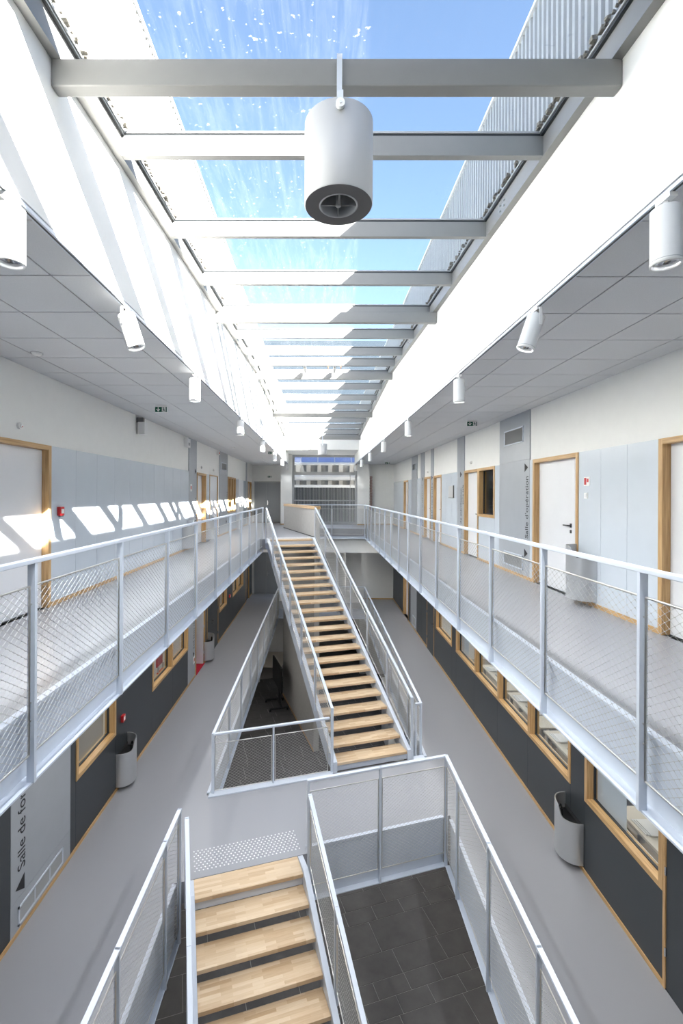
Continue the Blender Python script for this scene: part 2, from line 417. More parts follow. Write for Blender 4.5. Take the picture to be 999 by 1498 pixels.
mb = MB(); mb.box(-9, 12, YFL + 0.35, YFL + 0.6, 3.6, 9.6); struct('wall_sunshade', mb, 'slate', 'added slate grey wall above the far end of the roof, shading the next building')  # added wall that keeps the sun off the neighbouring building
# basement outer walls
mb = MB(); mb.box(-8.2, -8.0, -6, 27, ZB, ZL); mb.box(8.0, 8.2, -6, 27, ZB, ZL); mb.box(-8, 8, 26.8, 27, ZB, ZL); mb.box(-8, 8, -6.2, -6, ZB, ZL)
struct('wall_basement', mb, 'basement_wall', 'shadowed basement walls')
mb = MB(); mb.box(-8, XL - 0.3, -6, 27, ZL - 0.3, ZL - 0.02); mb.box(XR + 0.3, 8, -6, 27, ZL - 0.3, ZL - 0.02); mb.box(XL - 0.3, XR + 0.3, YFL, 27, ZL - 0.3, ZL - 0.02)
struct('ceiling', mb, 'basement_wall', 'basement ceiling beside the openings')

# ---- roof, fascias, ceilings
def zs(y):                                        # underside of the skylight side beams
    return 3.82 + 0.049 * y if y < 11 else 4.359 - 0.047 * (y - 11)
YS0, YS1 = -1.4, 20.55
for side, xw, sg, lab in (('left', WL, -1, 'sunlit white fascia below the skylight, left side'), ('right', WR, 1, 'white fascia below the skylight, right side')):
    mb = MB()
    for a, b_ in ((YN, YS0), (YS0, 11.0), (11.0, YS1), (YS1, YW)):
        za = zs(a) if YS0 <= a < YS1 else 3.9; zb = zs(b_) if YS0 < b_ <= YS1 else 3.9
        if a == YS0: za = zs(a)
        if b_ == YS0: za = zb = 3.8
        xs_ = sorted((xw, xw + sg * 0.2))
        mb.hexa([(xs_[0], a, ZC), (xs_[1], a, ZC), (xs_[1], b_, ZC), (xs_[0], b_, ZC), (xs_[0], a, za), (xs_[1], a, za), (xs_[1], b_, zb), (xs_[0], b_, zb)])
    struct('wall_fascia_' + side, mb, 'plaster', lab)
mb = MB(); mb.box(WL, WR, YS1, YS1 + 0.15, 3.46, 4.0); mb.box(WL, WR, YS1 + 0.15, YW + 0.3, 3.46, 3.6)
struct('wall_fascia_far', mb, 'plaster', 'white end fascia above the big window')
mb = MB(); mb.box(WL, WR, YN, YS0, 3.7, 4.0)
struct('ceiling', mb, 'plaster', 'ceiling over the bridge')
mb = MB(); mb.box(XL - 0.3, WL - 0.2, YN, YFL + 0.3, 3.05, 3.6); mb.box(WR + 0.2, XR + 0.3, YN, YFR + 0.3, 3.05, 3.6); mb.box(-1.92, 2.5, YW + 0.02, YW + 0.3, 3.6, 4.1)
struct('ceiling', mb, 'ceiling_grid', 'roof slab above the gallery ceilings')
# suspended ceiling tiles
tcache = {}
def tiles(side, xlines, yend):
    mb = MB(); mb.box(min(xlines), max(xlines), YN, yend, ZC + 0.004, ZC + 0.02)
    root = struct('ceiling', mb, 'ceiling_grid', 'suspended grey tile ceiling over the %s gallery' % side)
    ylines = [YN] + [2.57 + 0.652 * k for k in range(-10, 40) if YN + 0.1 < 2.57 + 0.652 * k < yend - 0.1] + [yend]
    g = 0.006
    for xa, xb in zip(xlines[:-1], xlines[1:]):
        for ya, yb in zip(ylines[:-1], ylines[1:]):
            if yb < 0.6: continue
            w, d = round(xb - xa, 3), round(yb - ya, 3)
            if (w, d) not in tcache:
                t = MB(); t.box(-w / 2 + g, w / 2 - g, -d / 2 + g, d / 2 - g, -0.010, 0.004); tcache[(w, d)] = t.mesh('ceiling_tile')
            link('ceiling_tile', tcache[(w, d)], 'ceiling_tile', root, loc=Vector(((xa + xb) / 2, (ya + yb) / 2, ZC)) - root.location)
    return root
tiles('left', [XL - PT, -3.13, -2.50, -1.87, WL - 0.02], YFL)
tiles('right', [WR + 0.02, 2.09, 2.745, 3.40, XR + PT], YFR)
# track rails along the ceiling edges
for side, xw, sg in (('left', WL, -1), ('right', WR, 1)):
    mb = MB(); mb.box(xw + sg * 0.0, xw + sg * 0.035, YN + 0.05, 22.7, ZC - 0.032, ZC - 0.011)
    r_ = mb.build('lighting_track', 'white_steel', label='white lighting track along the edge of the %s ceiling' % side, cat='track')
    mb = MB(); mb.box(xw + sg * 0.012, xw + sg * 0.024, YN + 0.05, 22.7, ZC - 0.0335, ZC - 0.0315)
    mb.build('slot', 'gasket', r_)
# lower storey ceilings under the galleries
mb = MB(); mb.box(XL - PT, GL - 0.16, YN, YFL, -0.52, -0.36); mb.box(GR + 0.16, XR + PT, YN, 20.5, -0.52, -0.36)
struct('ceiling', mb, 'plaster', 'lower storey ceiling under the galleries')

# ---- skylight
XI0, XI1 = WL + 0.055, WR - 0.06                  # inner faces of the side beams
SKY = thing('window_1', (0.08, 11.0, 4.3), 'long ridged rooflight of steel beams and glass panes', kind='structure')
for xa, xb in ((XI0 - 0.10, XI0), (XI1, XI1 + 0.10)):
    for ya, yb in ((YS0, 11.0), (11.0, YS1)):
        mb = MB(); za, zb = zs(ya), zs(yb)
        mb.hexa([(xa, ya, za), (xb, ya, za), (xb, yb, zb), (xa, yb, zb), (xa, ya, za + 0.155), (xb, ya, za + 0.155), (xb, yb, zb + 0.155), (xa, yb, zb + 0.155)])
        mb.build('side_beam', 'beam_steel', SKY)
PUR = [-0.1, 1.09, 2.25, 3.457, 4.645, 5.835, 7.02, 8.19, 9.36, 10.30, 11.36, 12.45, 13.62, 14.80, 15.70, 16.80, 17.95, 19.05, 20.1]
for y in PUR:
    z = zs(y); mb = MB(); mb.box(XI0, XI1, y, y + 0.05, z + 0.004, z + 0.148); mb.build('purlin', 'beam_steel', SKY)
edges = [YS0] + [p + 0.025 for p in PUR] + [YS1]
edges = sorted(set(edges + [11.0]))
for a, b_ in zip(edges[:-1], edges[1:]):
    za, zb = zs(a) + 0.178, zs(b_) + 0.178
    mb = MB(); e = 0.018
    mb.hexa([(XI0 + e, a + e, za), (XI1 - e, a + e, za), (XI1 - e, b_ - e, zb), (XI0 + e, b_ - e, zb), (XI0 + e, a + e, za + 0.012), (XI1 - e, a + e, za + 0.012), (XI1 - e, b_ - e, zb + 0.012), (XI0 + e, b_ - e, zb + 0.012)])
    p = mb.build('pane', 'sky_glass', SKY)
    mb = MB(); g = 0.03
    for (u0, v0, u1, v1) in ((XI0, a, XI1, a + g), (XI0, b_ - g, XI1, b_), (XI0, a, XI0 + g, b_), (XI1 - g, a, XI1, b_)):
        f = lambda y: zs(y) + 0.166
        mb.hexa([(u0, v0, f(v0)), (u1, v0, f(v0)), (u1, v1, f(v1)), (u0, v1, f(v1)), (u0, v0, f(v0) + 0.014), (u1, v0, f(v0) + 0.014), (u1, v1, f(v1) + 0.014), (u0, v1, f(v1) + 0.014)])
    mb.build('glazing_bead', 'frame_grey', p)
    mb = MB()
    for (u0, v0, u1, v1) in ((XI0, a, XI1, a + 0.022), (XI0, b_ - 0.022, XI1, b_), (XI0, a, XI0 + 0.022, b_), (XI1 - 0.022, a, XI1, b_)):
        f = lambda y: zs(y) + 0.148
        mb.hexa([(u0, v0, f(v0)), (u1, v0, f(v0)), (u1, v1, f(v1)), (u0, v1, f(v1)), (u0, v0, f(v0) + 0.0175), (u1, v0, f(v0) + 0.0175), (u1, v1, f(v1) + 0.0175), (u0, v1, f(v1) + 0.0175)])
    mb.build('gasket', 'gasket', p)
y = PUR[2]; mb = MB(); mb.box(XI0, XI1, y - 0.01, y + 0.06, zs(y) + 0.192, zs(y) + 0.25); mb.build('shade_cap', 'beam_steel', SKY)      # added strip, out of view, that shades the nearest tie beam
MAIN = [2.64, 6.82, 11.0, 15.2, 19.62]
for y in MAIN:
    z = zs(y); mb = MB(); mb.box(WL + 0.002, WR - 0.002, y, y + 0.08, z - 0.155, z)
    bevel(mb.build('tie_beam', 'beam_steel', SKY), 0.006)
# bolts on the side beams, near the splices
for x, sg in ((XI0, 1), (XI1, -1)):
    for yb in (4.18, 8.6, 12.9):
        for dy, dz in ((0, 0.05), (0.09, 0.05), (0, 0.10), (0.09, 0.10)):
            mb = MB(); mb.tube((x, yb + dy, zs(yb) + dz), (x + sg * 0.012, yb + dy, zs(yb) + dz), 0.009, 6); mb.build('bolt', 'stainless', SKY)
# smoke vent actuators by the ridge
for x in (-0.36, 0.32):
    mb = MB(); mb.box(x - 0.025, x + 0.025, 10.42, 10.9, zs(10.5) - 0.02, zs(10.5) + 0.10); mb.build('vent_actuator', 'alu', SKY)
for x in (0.16, 0.44):
    mb = MB(); mb.pipe([(x, 10.33, zs(10.3) + 0.12), (x - 0.02, 10.30, zs(10.3) + 0.05), (x + 0.01, 10.32, zs(10.3) - 0.02), (x, 10.4, zs(10.3) - 0.06)], 0.008, 5); mb.build('copper_wire', 'copper', SKY)
# corrugated parapets outside the glass
def parapet(x, sg, ztop, name, label):
    mb = MB(); prof = []; y = YS0 - 1.0; d = 0.03
    while y < YS1 + 1.5:
        prof += [(x, y), (x, y + 0.030), (x + sg * d, y + 0.040), (x + sg * d, y + 0.062)]; y += 0.072
    v = [];
    zg = lambda yy: zs(min(max(yy, YS0), YS1)) + 0.192
    for px, py in prof: v += [(px, py, zg(py)), (px, py, ztop)]
    mb.quadmesh(v, [(2 * i, 2 * i + 2, 2 * i + 3, 2 * i + 1) for i in range(len(prof) - 1)])
    xb = x + sg * 0.036
    mb.box(xb, xb + sg * 0.12, YS0 - 1.0, YS1 + 1.5, 4.48, ztop)
    mb.box(xb + sg * 0.06, xb + sg * 0.12, YS0 - 1.0, YS1 + 1.5, 3.6, 4.48)
    o = struct(name, mb, 'corrugated', label)
    c = MB(); c.box(x - sg * 0.015, xb + sg * 0.14, YS0 - 1.0, YS1 + 1.5, ztop, ztop + 0.035); c.build('coping', 'ext_white', o)
    return o
PL, PR = XI0 - 0.02, XI1 + 0.02
parapet(PL, -1, 5.40, 'wall_parapet_left', 'white corrugated metal parapet seen through the left side of the rooflight')
parapet(PR, 1, 5.28, 'wall_parapet_right', 'shaded corrugated metal parapet seen through the right side of the rooflight')
mb = MB()
for x, sg in ((PL, 1), (PR, -1)):
    y = YS0
    while y < YS1:
        y += random.uniform(0.02, 0.07); r = random.uniform(0.008, 0.019)
        c = Vector((x + sg * random.uniform(0.045, 0.07), y, zs(y) + 0.192 + r * 0.5))
        mb.hexa([c + Vector((random.uniform(.6, 1.2) * a * r, random.uniform(.6, 1.2) * b_ * r, random.uniform(.5, 1) * q * r)) for q in (-1, 1) for a, b_ in ((-1, -1), (1, -1), (1, 1), (-1, 1))])
mb.build('debris', 'debris', kind='stuff', label='dry leaf litter along the edges of the rooflight glass', cat='debris')

# ---- shaft wall with oak cap, from the basement up to the landing
pd = (PW1 - PW0).normalized(); pn = Vector((pd.y, -pd.x))        # pn points right
mb = MB(); w = 0.19
q = [PW0, PW0 + pn * w, PW1 + pn * w, PW1]
mb.slab([(p.x, p.y) for p in q], ZB, 0.97)
shaft = struct('wall_shaft', mb, 'concrete', 'grey concrete shaft wall with an oak cap at the head of the stairs')
mb = MB(); e = 0.02
q = [PW0 - pd * e - pn * e, PW0 - pd * e + pn * (w + e), PW1 + pn * (w + e), PW1 - pn * e]
mb.slab([(p.x, p.y) for p in q], 0.97, 1.07); mb.build('oak_cap', 'oak_long', shaft)
mb = MB(); q = [PW0 - pn * 0.012, PW0, PW1, PW1 - pn * 0.012]
mb.slab([(p.x, p.y) for p in q], ZB, ZB + 0.07); mb.build('skirting', 'oak_long', shaft)
mb = MB(); q = [PW0 - pn * 0.015, PW0 - pn * 0.001, PW1 - pn * 0.001, PW1 - pn * 0.015]
mb.slab([(p.x, p.y) for p in q], 0.0, 0.03); mb.build('floor_joint', 'gasket', shaft)

# ---- wall cladding panels, skirtings, pilasters, doors, windows
def panelrun(parent, side, mat, z0, z1, ys, name='wall_panel'):
    x = XR if side > 0 else XL
    for a, b_ in zip(ys[:-1], ys[1:]):
        mb = MB(); mb.box(x, x + side * PT, a + 0.0025, b_ - 0.0025, z0, z1); mb.build(name, mat, parent)
def split(a, b_, w=0.6):
    n = max(1, round((b_ - a) / w)); return [a + (b_ - a) * i / n for i in range(n + 1)]
def skirt(parent, side, a, b_, z):
    x = XR if side > 0 else XL
    mb = MB(); mb.box(x - side * 0.012, x + side * PT, a, b_, z, z + 0.055); mb.build('skirting', 'oak_long', parent)
def vent(parent, side, y0, y1, z0, z1, n=8, div=0):
    x = (XR if side > 0 else XL) - side * 0.004
    fr = MB(); t = 0.022; xo = x - side * 0.012
    for a in ((y0, y1, z0, z0 + t), (y0, y1, z1 - t, z1), (y0, y0 + t, z0, z1), (y1 - t, y1, z0, z1)): fr.box(x, xo, *a)
    for k in range(1, div + 1):
        yy = y0 + (y1 - y0) * k / (div + 1); fr.box(x, xo, yy - 0.008, yy + 0.008, z0, z1)
    f = fr.build('vent_frame', 'white_steel', parent)
    mb = MB(); mb.box(x + side * 0.002, x, y0 + t, y1 - t, z0 + t, z1 - t)
    zz = z0 + t + 0.012
    while zz < z1 - t - 0.006:
        mb.box(x, x - side * 0.008, y0 + t, y1 - t, zz, zz + 0.007); zz += 0.016
    mb.build('vent_grille', 'grille', f)
def triangle(parent, side, y, z, s, d):
    x = (XR if side > 0 else XL) - side * 0.006
    mb = MB(); pts = [(y - d * s * 0.5, z - s * 0.6), (y - d * s * 0.5, z + s * 0.6), (y + d * s * 0.55, z)]
    v = [(x, a, b_) for a, b_ in pts] + [(x - side * 0.001, a, b_) for a, b_ in pts]
    mb.quadmesh(v, [(0, 1, 2), (5, 4, 3), (0, 3, 4, 1), (1, 4, 5, 2), (2, 5, 3, 0)])
    mb.build('arrow_mark', 'print_black', parent)
def wtext(parent, side, body, y, z, size):
    """vertical lettering reading upwards; y = baseline"""
    x = (XR if side > 0 else XL) - side * 0.0055
    text_obj(body, size, parent, (x, y, z), (0, 0, 1), (0, side, 0))
def strokes(parent, side, y, z0, z1, h):
    """lettering too small to read in the photograph: a column of short dark strokes"""
    x = (XR if side > 0 else XL) - side * 0.0055; mb = MB(); z = z0
    while z < z1:
        w = random.uniform(0.02, 0.05); hh = h * random.choice((0.55, 0.6, 0.6, 1.0)); t = 0.016
        a = y; b_ = y + side * hh
        mb.box(x, x - side * 0.001, a, b_, z, z + t)
        if w > 0.03: mb.box(x, x - side * 0.001, a, a + side * t, z, z + w)
        if w > 0.04: mb.box(x, x - side * 0.001, b_ - side * t, b_, z, z + w)
        z += w + random.choice((0.022, 0.022, 0.03, 0.07))
    mb.build('lettering', 'print_black', parent, kind='stuff')
def pilaster(parent, side, a, b_, z0, z1, seam=None):
    x = XR if side > 0 else XL
    cuts = [z0] + ([seam] if seam else []) + [z1]; first = None
    for c, d in zip(cuts[:-1], cuts[1:]):
        mb = MB(); mb.box(x - side * 0.004, x + side * PT, a + 0.002, b_ - 0.002, c + 0.002, d - 0.002)
        o = mb.build('pilaster_panel', 'column_grey', parent); first = first or o
    return first
def lever(parent, x, side, y, z, dy, mat='dark_plastic'):
    mb = MB(); mb.box(x, x - side * 0.01, y - 0.018, y + 0.018, z - 0.03, z + 0.03)
    mb.tube((x, y, z), (x - side * 0.05, y, z), 0.009, 8); mb.tube((x - side * 0.05, y, z), (x - side * 0.05, y + dy * 0.13, z), 0.009, 8)
    mb.box(x, x - side * 0.01, y - 0.018, y + 0.018, z - 0.115, z - 0.065)
    mb.build('door_handle', mat, parent)
doorn = [0]
def door(side, a, b_, z, h, label, leaf='door_white', hand=1, frame='oak_vertical', handle='dark_plastic', fw=0.06, deep=0.078, hinges=False, open_room=False, cut=None):
    doorn[0] += 1
    x = XR if side > 0 else XL
    D = thing('door_%d' % doorn[0], (x, (a + b_) / 2, z), label, kind='structure')
    for y0 in (a, b_ - fw):
        mb = MB(); mb.box(x - side * 0.012, x + side * (deep + 0.05), y0, y0 + fw, z, z + h); mb.build('jamb', frame, D)
    mb = MB(); mb.box(x - side * 0.012, x + side * (deep + 0.05), a + fw, b_ - fw, z + h - fw, z + h); mb.build('head', 'oak_long' if frame == 'oak_vertical' else frame, D)
    if open_room: return D
    spans = [(a + fw, b_ - fw)] if cut is None else [(cut, b_ - fw), (a + fw, cut)]
    lf = None
    for c, d in spans:
        mb = MB(); mb.box(x + side * deep, x + side * (deep + 0.045), c + 0.003, d - 0.003, z + 0.008, z + h - fw - 0.003)
        q = mb.build('leaf', leaf, D); lf = lf or q
    if cut is not None: mb = MB(); mb.box(x + side * (deep + 0.03), x + side * (deep + 0.04), cut - 0.004, cut + 0.004, z, z + h - fw); mb.build('seal', 'gasket', D)
    a0 = a
    if cut is not None: a = cut - fw
    mb = MB(); mb.box(x + side * (deep - 0.004), x + side * (deep + 0.002), a + fw, b_ - fw, z, z + 0.012); mb.build('threshold', 'gasket', D)
    yh = a + fw + 0.09 if hand > 0 else b_ - fw - 0.09
    lever(lf, x + side * deep, side, yh, z + 1.04, hand, handle)
    if hinges:
        yy = b_ - fw if hand > 0 else a + fw
        for zz in (0.35, 1.2, 1.85):
            mb = MB(); mb.tube((x + side * (deep - 0.008), yy, z + zz), (x + side * (deep - 0.008), yy, z + zz + 0.09), 0.011, 8); mb.build('hinge', 'chrome', lf)
    return D
winn = [1]
def window(side, a, b_, z0, z1, label, mulls=(), depth=0.10, frosted=()):
    winn[0] += 1
    x = XR if side > 0 else XL; fw = 0.06
    W = thing('window_%d' % winn[0], (x, (a + b_) / 2, z0), label, kind='structure')
    xo, xi = x - side * 0.012, x + side * (depth + 0.06)
    for y0 in (a, b_ - fw):
        mb = MB(); mb.box(xo, xi, y0, y0 + fw, z0, z1); mb.build('jamb', 'oak_vertical', W)
    for zz in (z0, z1 - fw):
        mb = MB(); mb.box(xo, xi, a + fw, b_ - fw, zz, zz + fw); mb.build('rail', 'oak_long', W)
    cuts = [a + fw]
    for m_ in mulls:
        mb = MB(); mb.box(xo, xi, m_ - 0.045, m_ + 0.045, z0 + fw, z1 - fw); mb.build('mullion', 'oak_vertical', W); cuts += [m_ - 0.045, m_ + 0.045]
    cuts.append(b_ - fw)
    for k in range(0, len(cuts), 2):
        c, d = cuts[k], cuts[k + 1]; g = 0.014; xg = x + side * depth
        mb = MB(); mb.box(xg, xg + side * 0.008, c + 0.004, d - 0.004, z0 + fw + 0.004, z1 - fw - 0.004)
        p = mb.build('pane', 'window_glass', W)
        mb = MB()
        for r_ in ((c, d, z0 + fw, z0 + fw + g), (c, d, z1 - fw - g, z1 - fw), (c, c + g, z0 + fw, z1 - fw), (d - g, d, z0 + fw, z1 - fw)): mb.box(xg - side * 0.012, xg + side * 0.02, *r_)
        mb.build('gasket', 'gasket', p)
        if k // 2 in frosted:
            mb = MB(); mb.box(xg + side * 0.03, xg + side * 0.034, d - 0.62, d - 0.02, z0 + fw, z1 - fw); mb.build('frosted_screen', 'frosted', p)
    return W

# right wall, upper storey
panelrun(wall_r, 1, 'cladding', 0.0, DH, [YN, 3.75]); panelrun(wall_r, 1, 'cladding', 0.0, DH, [5.06, 5.586, 6.11, 6.63])
panelrun(wall_r, 1, 'cladding', 0.0, DH, [8.04, 8.17]); panelrun(wall_r, 1, 'cladding', 0.0, DH, [9.54, 9.80])
panelrun(wall_r, 1, 'cladding', 0.0, 1.0, [9.80, 10.80])
panelrun(wall_r, 1, 'cladding', 0.0, DH, split(12.48, 14.09)); panelrun(wall_r, 1, 'cladding', 0.0, DH, [17.0, 17.62]); panelrun(wall_r, 1, 'cladding', 0, DH, [18.66, 19.4]); panelrun(wall_r, 1, 'cladding', 0, DH, split(20.4, YFR, 0.7))
for a, b_ in ((YN, 3.75), (5.06, 6.63), (8.04, 10.80), (11.86, 14.09), (16.4, 19.4), (20.4, YFR)): skirt(wall_r, 1, a, b_, 0)
p = pilaster(wall_r, 1, 8.17, 9.54, 0, ZC, DH + 0.02)
vent(p, 1, 8.42, 9.28, 2.45, 2.74); vent(p, 1, 8.42, 9.28, 0.14, 0.40)
wtext(p, 1, "Salle d'opération", 8.22, 0.72, 0.165); triangle(p, 1, 8.30, 1.98, 0.13, -1); triangle(p, 1, 8.30, 0.46, 0.13, -1)
p = pilaster(wall_r, 1, 11.87, 12.48, 0, ZC, None)
wtext(p, 1, "Service de stérilisation", 12.08, 0.25, 0.155); wtext(p, 1, "zone sale", 11.92, 1.25, 0.135); triangle(p, 1, 12.13, 2.02, 0.13, -1)
p = pilaster(wall_r, 1, 15.09, 15.45, 0, ZC); strokes(p, 1, 15.2, 0.4, 1.85, 0.11); triangle(p, 1, 15.25, 2.05, 0.13, -1)
p = pilaster(wall_r, 1, 16.42, 17.0, 0, ZC); strokes(p, 1, 16.62, 0.4, 1.85, 0.11); triangle(p, 1, 16.62, 2.05, 0.13, -1)
p = pilaster(wall_r, 1, 17.62, 18.66, 0, ZC, DH + 0.02); vent(p, 1, 17.8, 18.48, 2.45, 2.70)
door(1, 3.75, 5.06, 0, DH, 'nearest white door on the right gallery in an oak frame', hand=1)
door(1, 6.63, 8.04, 0, DH, 'wide white door with black lever beside the operating room lettering', cut=6.88)
door(1, 10.80, 11.86, 0, DH, 'white door joined to the oak framed window on the right gallery')
door(1, 14.09, 15.06, 0, DH, 'white door beyond the wall plaque on the right gallery')
door(1, 15.47, 16.4, 0, DH, 'white door between two narrow grey pilasters on the right gallery')
door(1, 19.4, 20.4, 0, DH, 'farthest white door on the right gallery')
window(1, 9.80, 10.80, 1.0, DH, 'oak framed window beside a white door on the right gallery')
# left wall, upper storey
panelrun(wall_l, -1, 'cladding', 0, DH, [YN, 4.75]); panelrun(wall_l, -1, 'cladding', 0, DH, [6.08 + 0.635 * i for i in range(10)] + [12.5])
panelrun(wall_l, -1, 'cladding', 0, DH, [14.4, 14.85]); panelrun(wall_l, -1, 'cladding', 0, 0.75, [17.85, 19.45]); panelrun(wall_l, -1, 'cladding', 0, DH, [19.45, 19.62])
panelrun(wall_l, -1, 'cladding', 0, DH, [20.9, 21.55, 22.2, 22.75])
for a, b_ in ((YN, 4.75), (6.08, 13.32), (16.05, 22.9)): skirt(wall_l, -1, a, b_, 0)
p = pilaster(wall_l, -1, 12.5, 13.3, 0, ZC); strokes(p, -1, 13.22, 0.72, 1.35, 0.12); triangle(p, -1, 13.15, 2.12, 0.13, 1)
p = pilaster(wall_l, -1, 16.3, 17.75, 0, ZC, DH + 0.1); vent(p, -1, 16.6, 17.5, 2.35, 2.62); strokes(p, -1, 17.67, 0.75, 1.55, 0.11); triangle(p, -1, 17.55, 0.45, 0.12, 1)
p = pilaster(wall_l, -1, 22.2, 22.5, 0, ZC)
door(-1, 4.75, 6.08, 0, DH, 'nearest white door on the left gallery with sun patches', hand=1)
door(-1, 13.32, 14.40, 0, DH, 'white door in a deep oak frame beside the first grey pilaster, left gallery', hand=1, deep=0.12)
door(-1, 14.85, 16.05, 0, DH, 'flush white door with a thin oak edge on the left gallery', hand=-1, fw=0.03, deep=0.02)
door(-1, 22.9, 23.9, 0, DH, 'oak framed door in the far corner of the left gallery')
window(-1, 17.85, 19.45, 0.75, DH + 0.05, 'oak framed window catching the sun on the left gallery', mulls=(18.4, 18.9))
mb = MB(); mb.box(XL - 0.004, XL + 0.10, 19.65, 20.85, 0, DH); o = mb.build('wall_panel', 'door_white', wall_l)

# right wall, lower storey
LP = ZL; LT = -0.52
panelrun(wall_r, 1, 'anthracite', LP, LT, [YN, 3.6]); panelrun(wall_r, 1, 'anthracite', WH, LT, [3.6, 4.97])
panelrun(wall_r, 1, 'anthracite', LP, LT, [6.43, 6.80]); panelrun(wall_r, 1, 'anthracite', LP, SILL, [4.97, 6.43])
panelrun(wall_r, 1, 'anthracite', LP, SILL, [6.80, 8.2, 9.6, 11.05, 12.5]); panelrun(wall_r, 1, 'anthracite', WH, LT, [4.97, 6.43]); panelrun(wall_r, 1, 'anthracite', WH, LT, [6.80, 8.2, 9.6, 11.05, 12.5])
panelrun(wall_r, 1, 'anthracite', LP, LT, [12.5, 12.9]); panelrun(wall_r, 1, 'anthracite', LP, SILL, [12.9, 14.65]); panelrun(wall_r, 1, 'anthracite', WH, LT, [12.9, 14.65])
panelrun(wall_r, 1, 'anthracite', LP, LT, [14.65, 14.9]); panelrun(wall_r, 1, 'anthracite', WH, LT, [14.9, 15.9]); panelrun(wall_r, 1, 'anthracite', LP, LT, [15.9, 16.75, 17.6]); panelrun(wall_r, 1, 'anthracite', LP, LT, [18.75, 19.2]); panelrun(wall_r, 1, 'anthracite', WH, LT, [19.2, 20.4]); panelrun(wall_r, 1, 'anthracite', LP, LT, split(20.4, YFR, 1.0))
for a, b_ in ((YN, 3.6), (4.965, 14.9), (15.9, 19.2), (20.4, YFR)): skirt(wall_r, 1, a, b_, ZL)
p = pilaster(wall_r, 1, 17.6, 18.75, LP, LT); vent(p, 1, 17.75, 18.3, LP + 0.12, LP + 0.5)
door(1, 3.6, 4.965, ZL, 2.10, 'dark door with chrome hinges at the right edge of the lower corridor', leaf='anthracite', hand=1, deep=0.0, fw=0.035, hinges=True)
door(1, 14.9, 15.9, ZL, 2.10, 'dark door with a thin oak edge and black lever, lower right corridor', leaf='anthracite', hand=1, fw=0.03, deep=0.0, hinges=True)
door(1, 19.2, 20.4, ZL, 2.10, 'oak framed white door at the far end of the lower right corridor', deep=0.12)
window(1, 4.97, 6.43, SILL, WH, 'nearest oak framed office window, lower right wall', frosted=(0,), depth=0.09)
window(1, 6.80, 12.5, SILL, WH, 'row of four oak framed office windows, lower right wall', mulls=(8.14, 9.54, 10.95), frosted=(3,), depth=0.09)
window(1, 12.9, 14.65, SILL, WH, 'single oak framed office window beyond the row of four', depth=0.09)
# left wall, lower storey
panelrun(wall_l, -1, 'anthracite', LP, LT, [YN, 2.0, 5.32]); panelrun(wall_l, -1, 'anthracite', LP, LT, [6.6, 6.75])
panelrun(wall_l, -1, 'anthracite', LP, SILL, [6.75, 8.07]); panelrun(wall_l, -1, 'anthracite', WH, LT, [6.75, 8.07]); panelrun(wall_l, -1, 'anthracite', LP, LT, [8.07, 9.84])
panelrun(wall_l, -1, 'anthracite', LP, SILL, [9.84, 11.2, 12.5]); panelrun(wall_l, -1, 'anthracite', WH, LT, [9.84, 12.5]); panelrun(wall_l, -1, 'anthracite', WH, LT, [13.25, 14.35])
panelrun(wall_l, -1, 'anthracite', LP, LT, [14.35, 14.6]); panelrun(wall_l, -1, 'anthracite', WH, LT, [14.6, 16.2]); panelrun(wall_l, -1, 'anthracite', LP, LT, [16.2, 16.4])
panelrun(wall_l, -1, 'anthracite', LP, SILL, [16.4, 17.7]); panelrun(wall_l, -1, 'anthracite', WH, LT, [16.4, 17.7]); panelrun(wall_l, -1, 'anthracite', LP, LT, [17.7, 18.9])
panelrun(wall_l, -1, 'anthracite', LP, SILL, [18.9, 20.2, 21.5]); panelrun(wall_l, -1, 'anthracite', WH, LT, [18.9, 21.5]); panelrun(wall_l, -1, 'anthracite', LP, LT, [21.5, 22.3]); panelrun(wall_l, -1, 'anthracite', WH, LT, [22.3, 23.3]); panelrun(wall_l, -1, 'anthracite', LP, LT, [23.3, YFL])
for a, b_ in ((YN, 13.25), (14.35, 14.6), (16.2, 22.3), (23.3, YFL)): skirt(wall_l, -1, a, b_, ZL)
p = pilaster(wall_l, -1, 5.32, 6.6, LP, LT, LP + 0.42)
wtext(p, -1, "Salle de formation", 5.58, LP + 0.72, 0.20); triangle(p, -1, 5.49, LP + 0.55, 0.16, -1); vent(p, -1, 5.45, 6.4, LP + 0.10, LP + 0.32, div=2)
p = pilaster(wall_l, -1, 12.5, 13.22, LP, LT); strokes(p, -1, 13.12, LP + 0.85, LP + 2.3, 0.13); triangle(p, -1, 13.05, LP + 0.7, 0.13, 1)
door(-1, 13.25, 14.35, ZL, 2.10, 'open oak framed doorway with a red floor inside, lower left corridor', open_room=True)
door(-1, 14.6, 16.2, ZL, 2.10, 'pair of dark doors with oak edges, lower left corridor', leaf='anthracite', hand=1, fw=0.03, deep=0.0, hinges=True, cut=15.2)
door(-1, 22.3, 23.3, ZL, 2.10, 'oak framed door at the far end of the lower left corridor', leaf='anthracite', deep=0.05)
window(-1, 6.75, 8.07, SILL, WH, 'nearest oak framed window, lower left wall')
window(-1, 9.84, 12.5, SILL, WH, 'two light oak framed window with orange room behind, lower left wall', mulls=(11.15,))
window(-1, 16.4, 17.7, SILL, WH, 'small oak framed window past the dark doors, lower left wall')
window(-1, 18.9, 21.5, SILL, WH, 'farthest oak framed window, lower left wall', mulls=(20.2,))
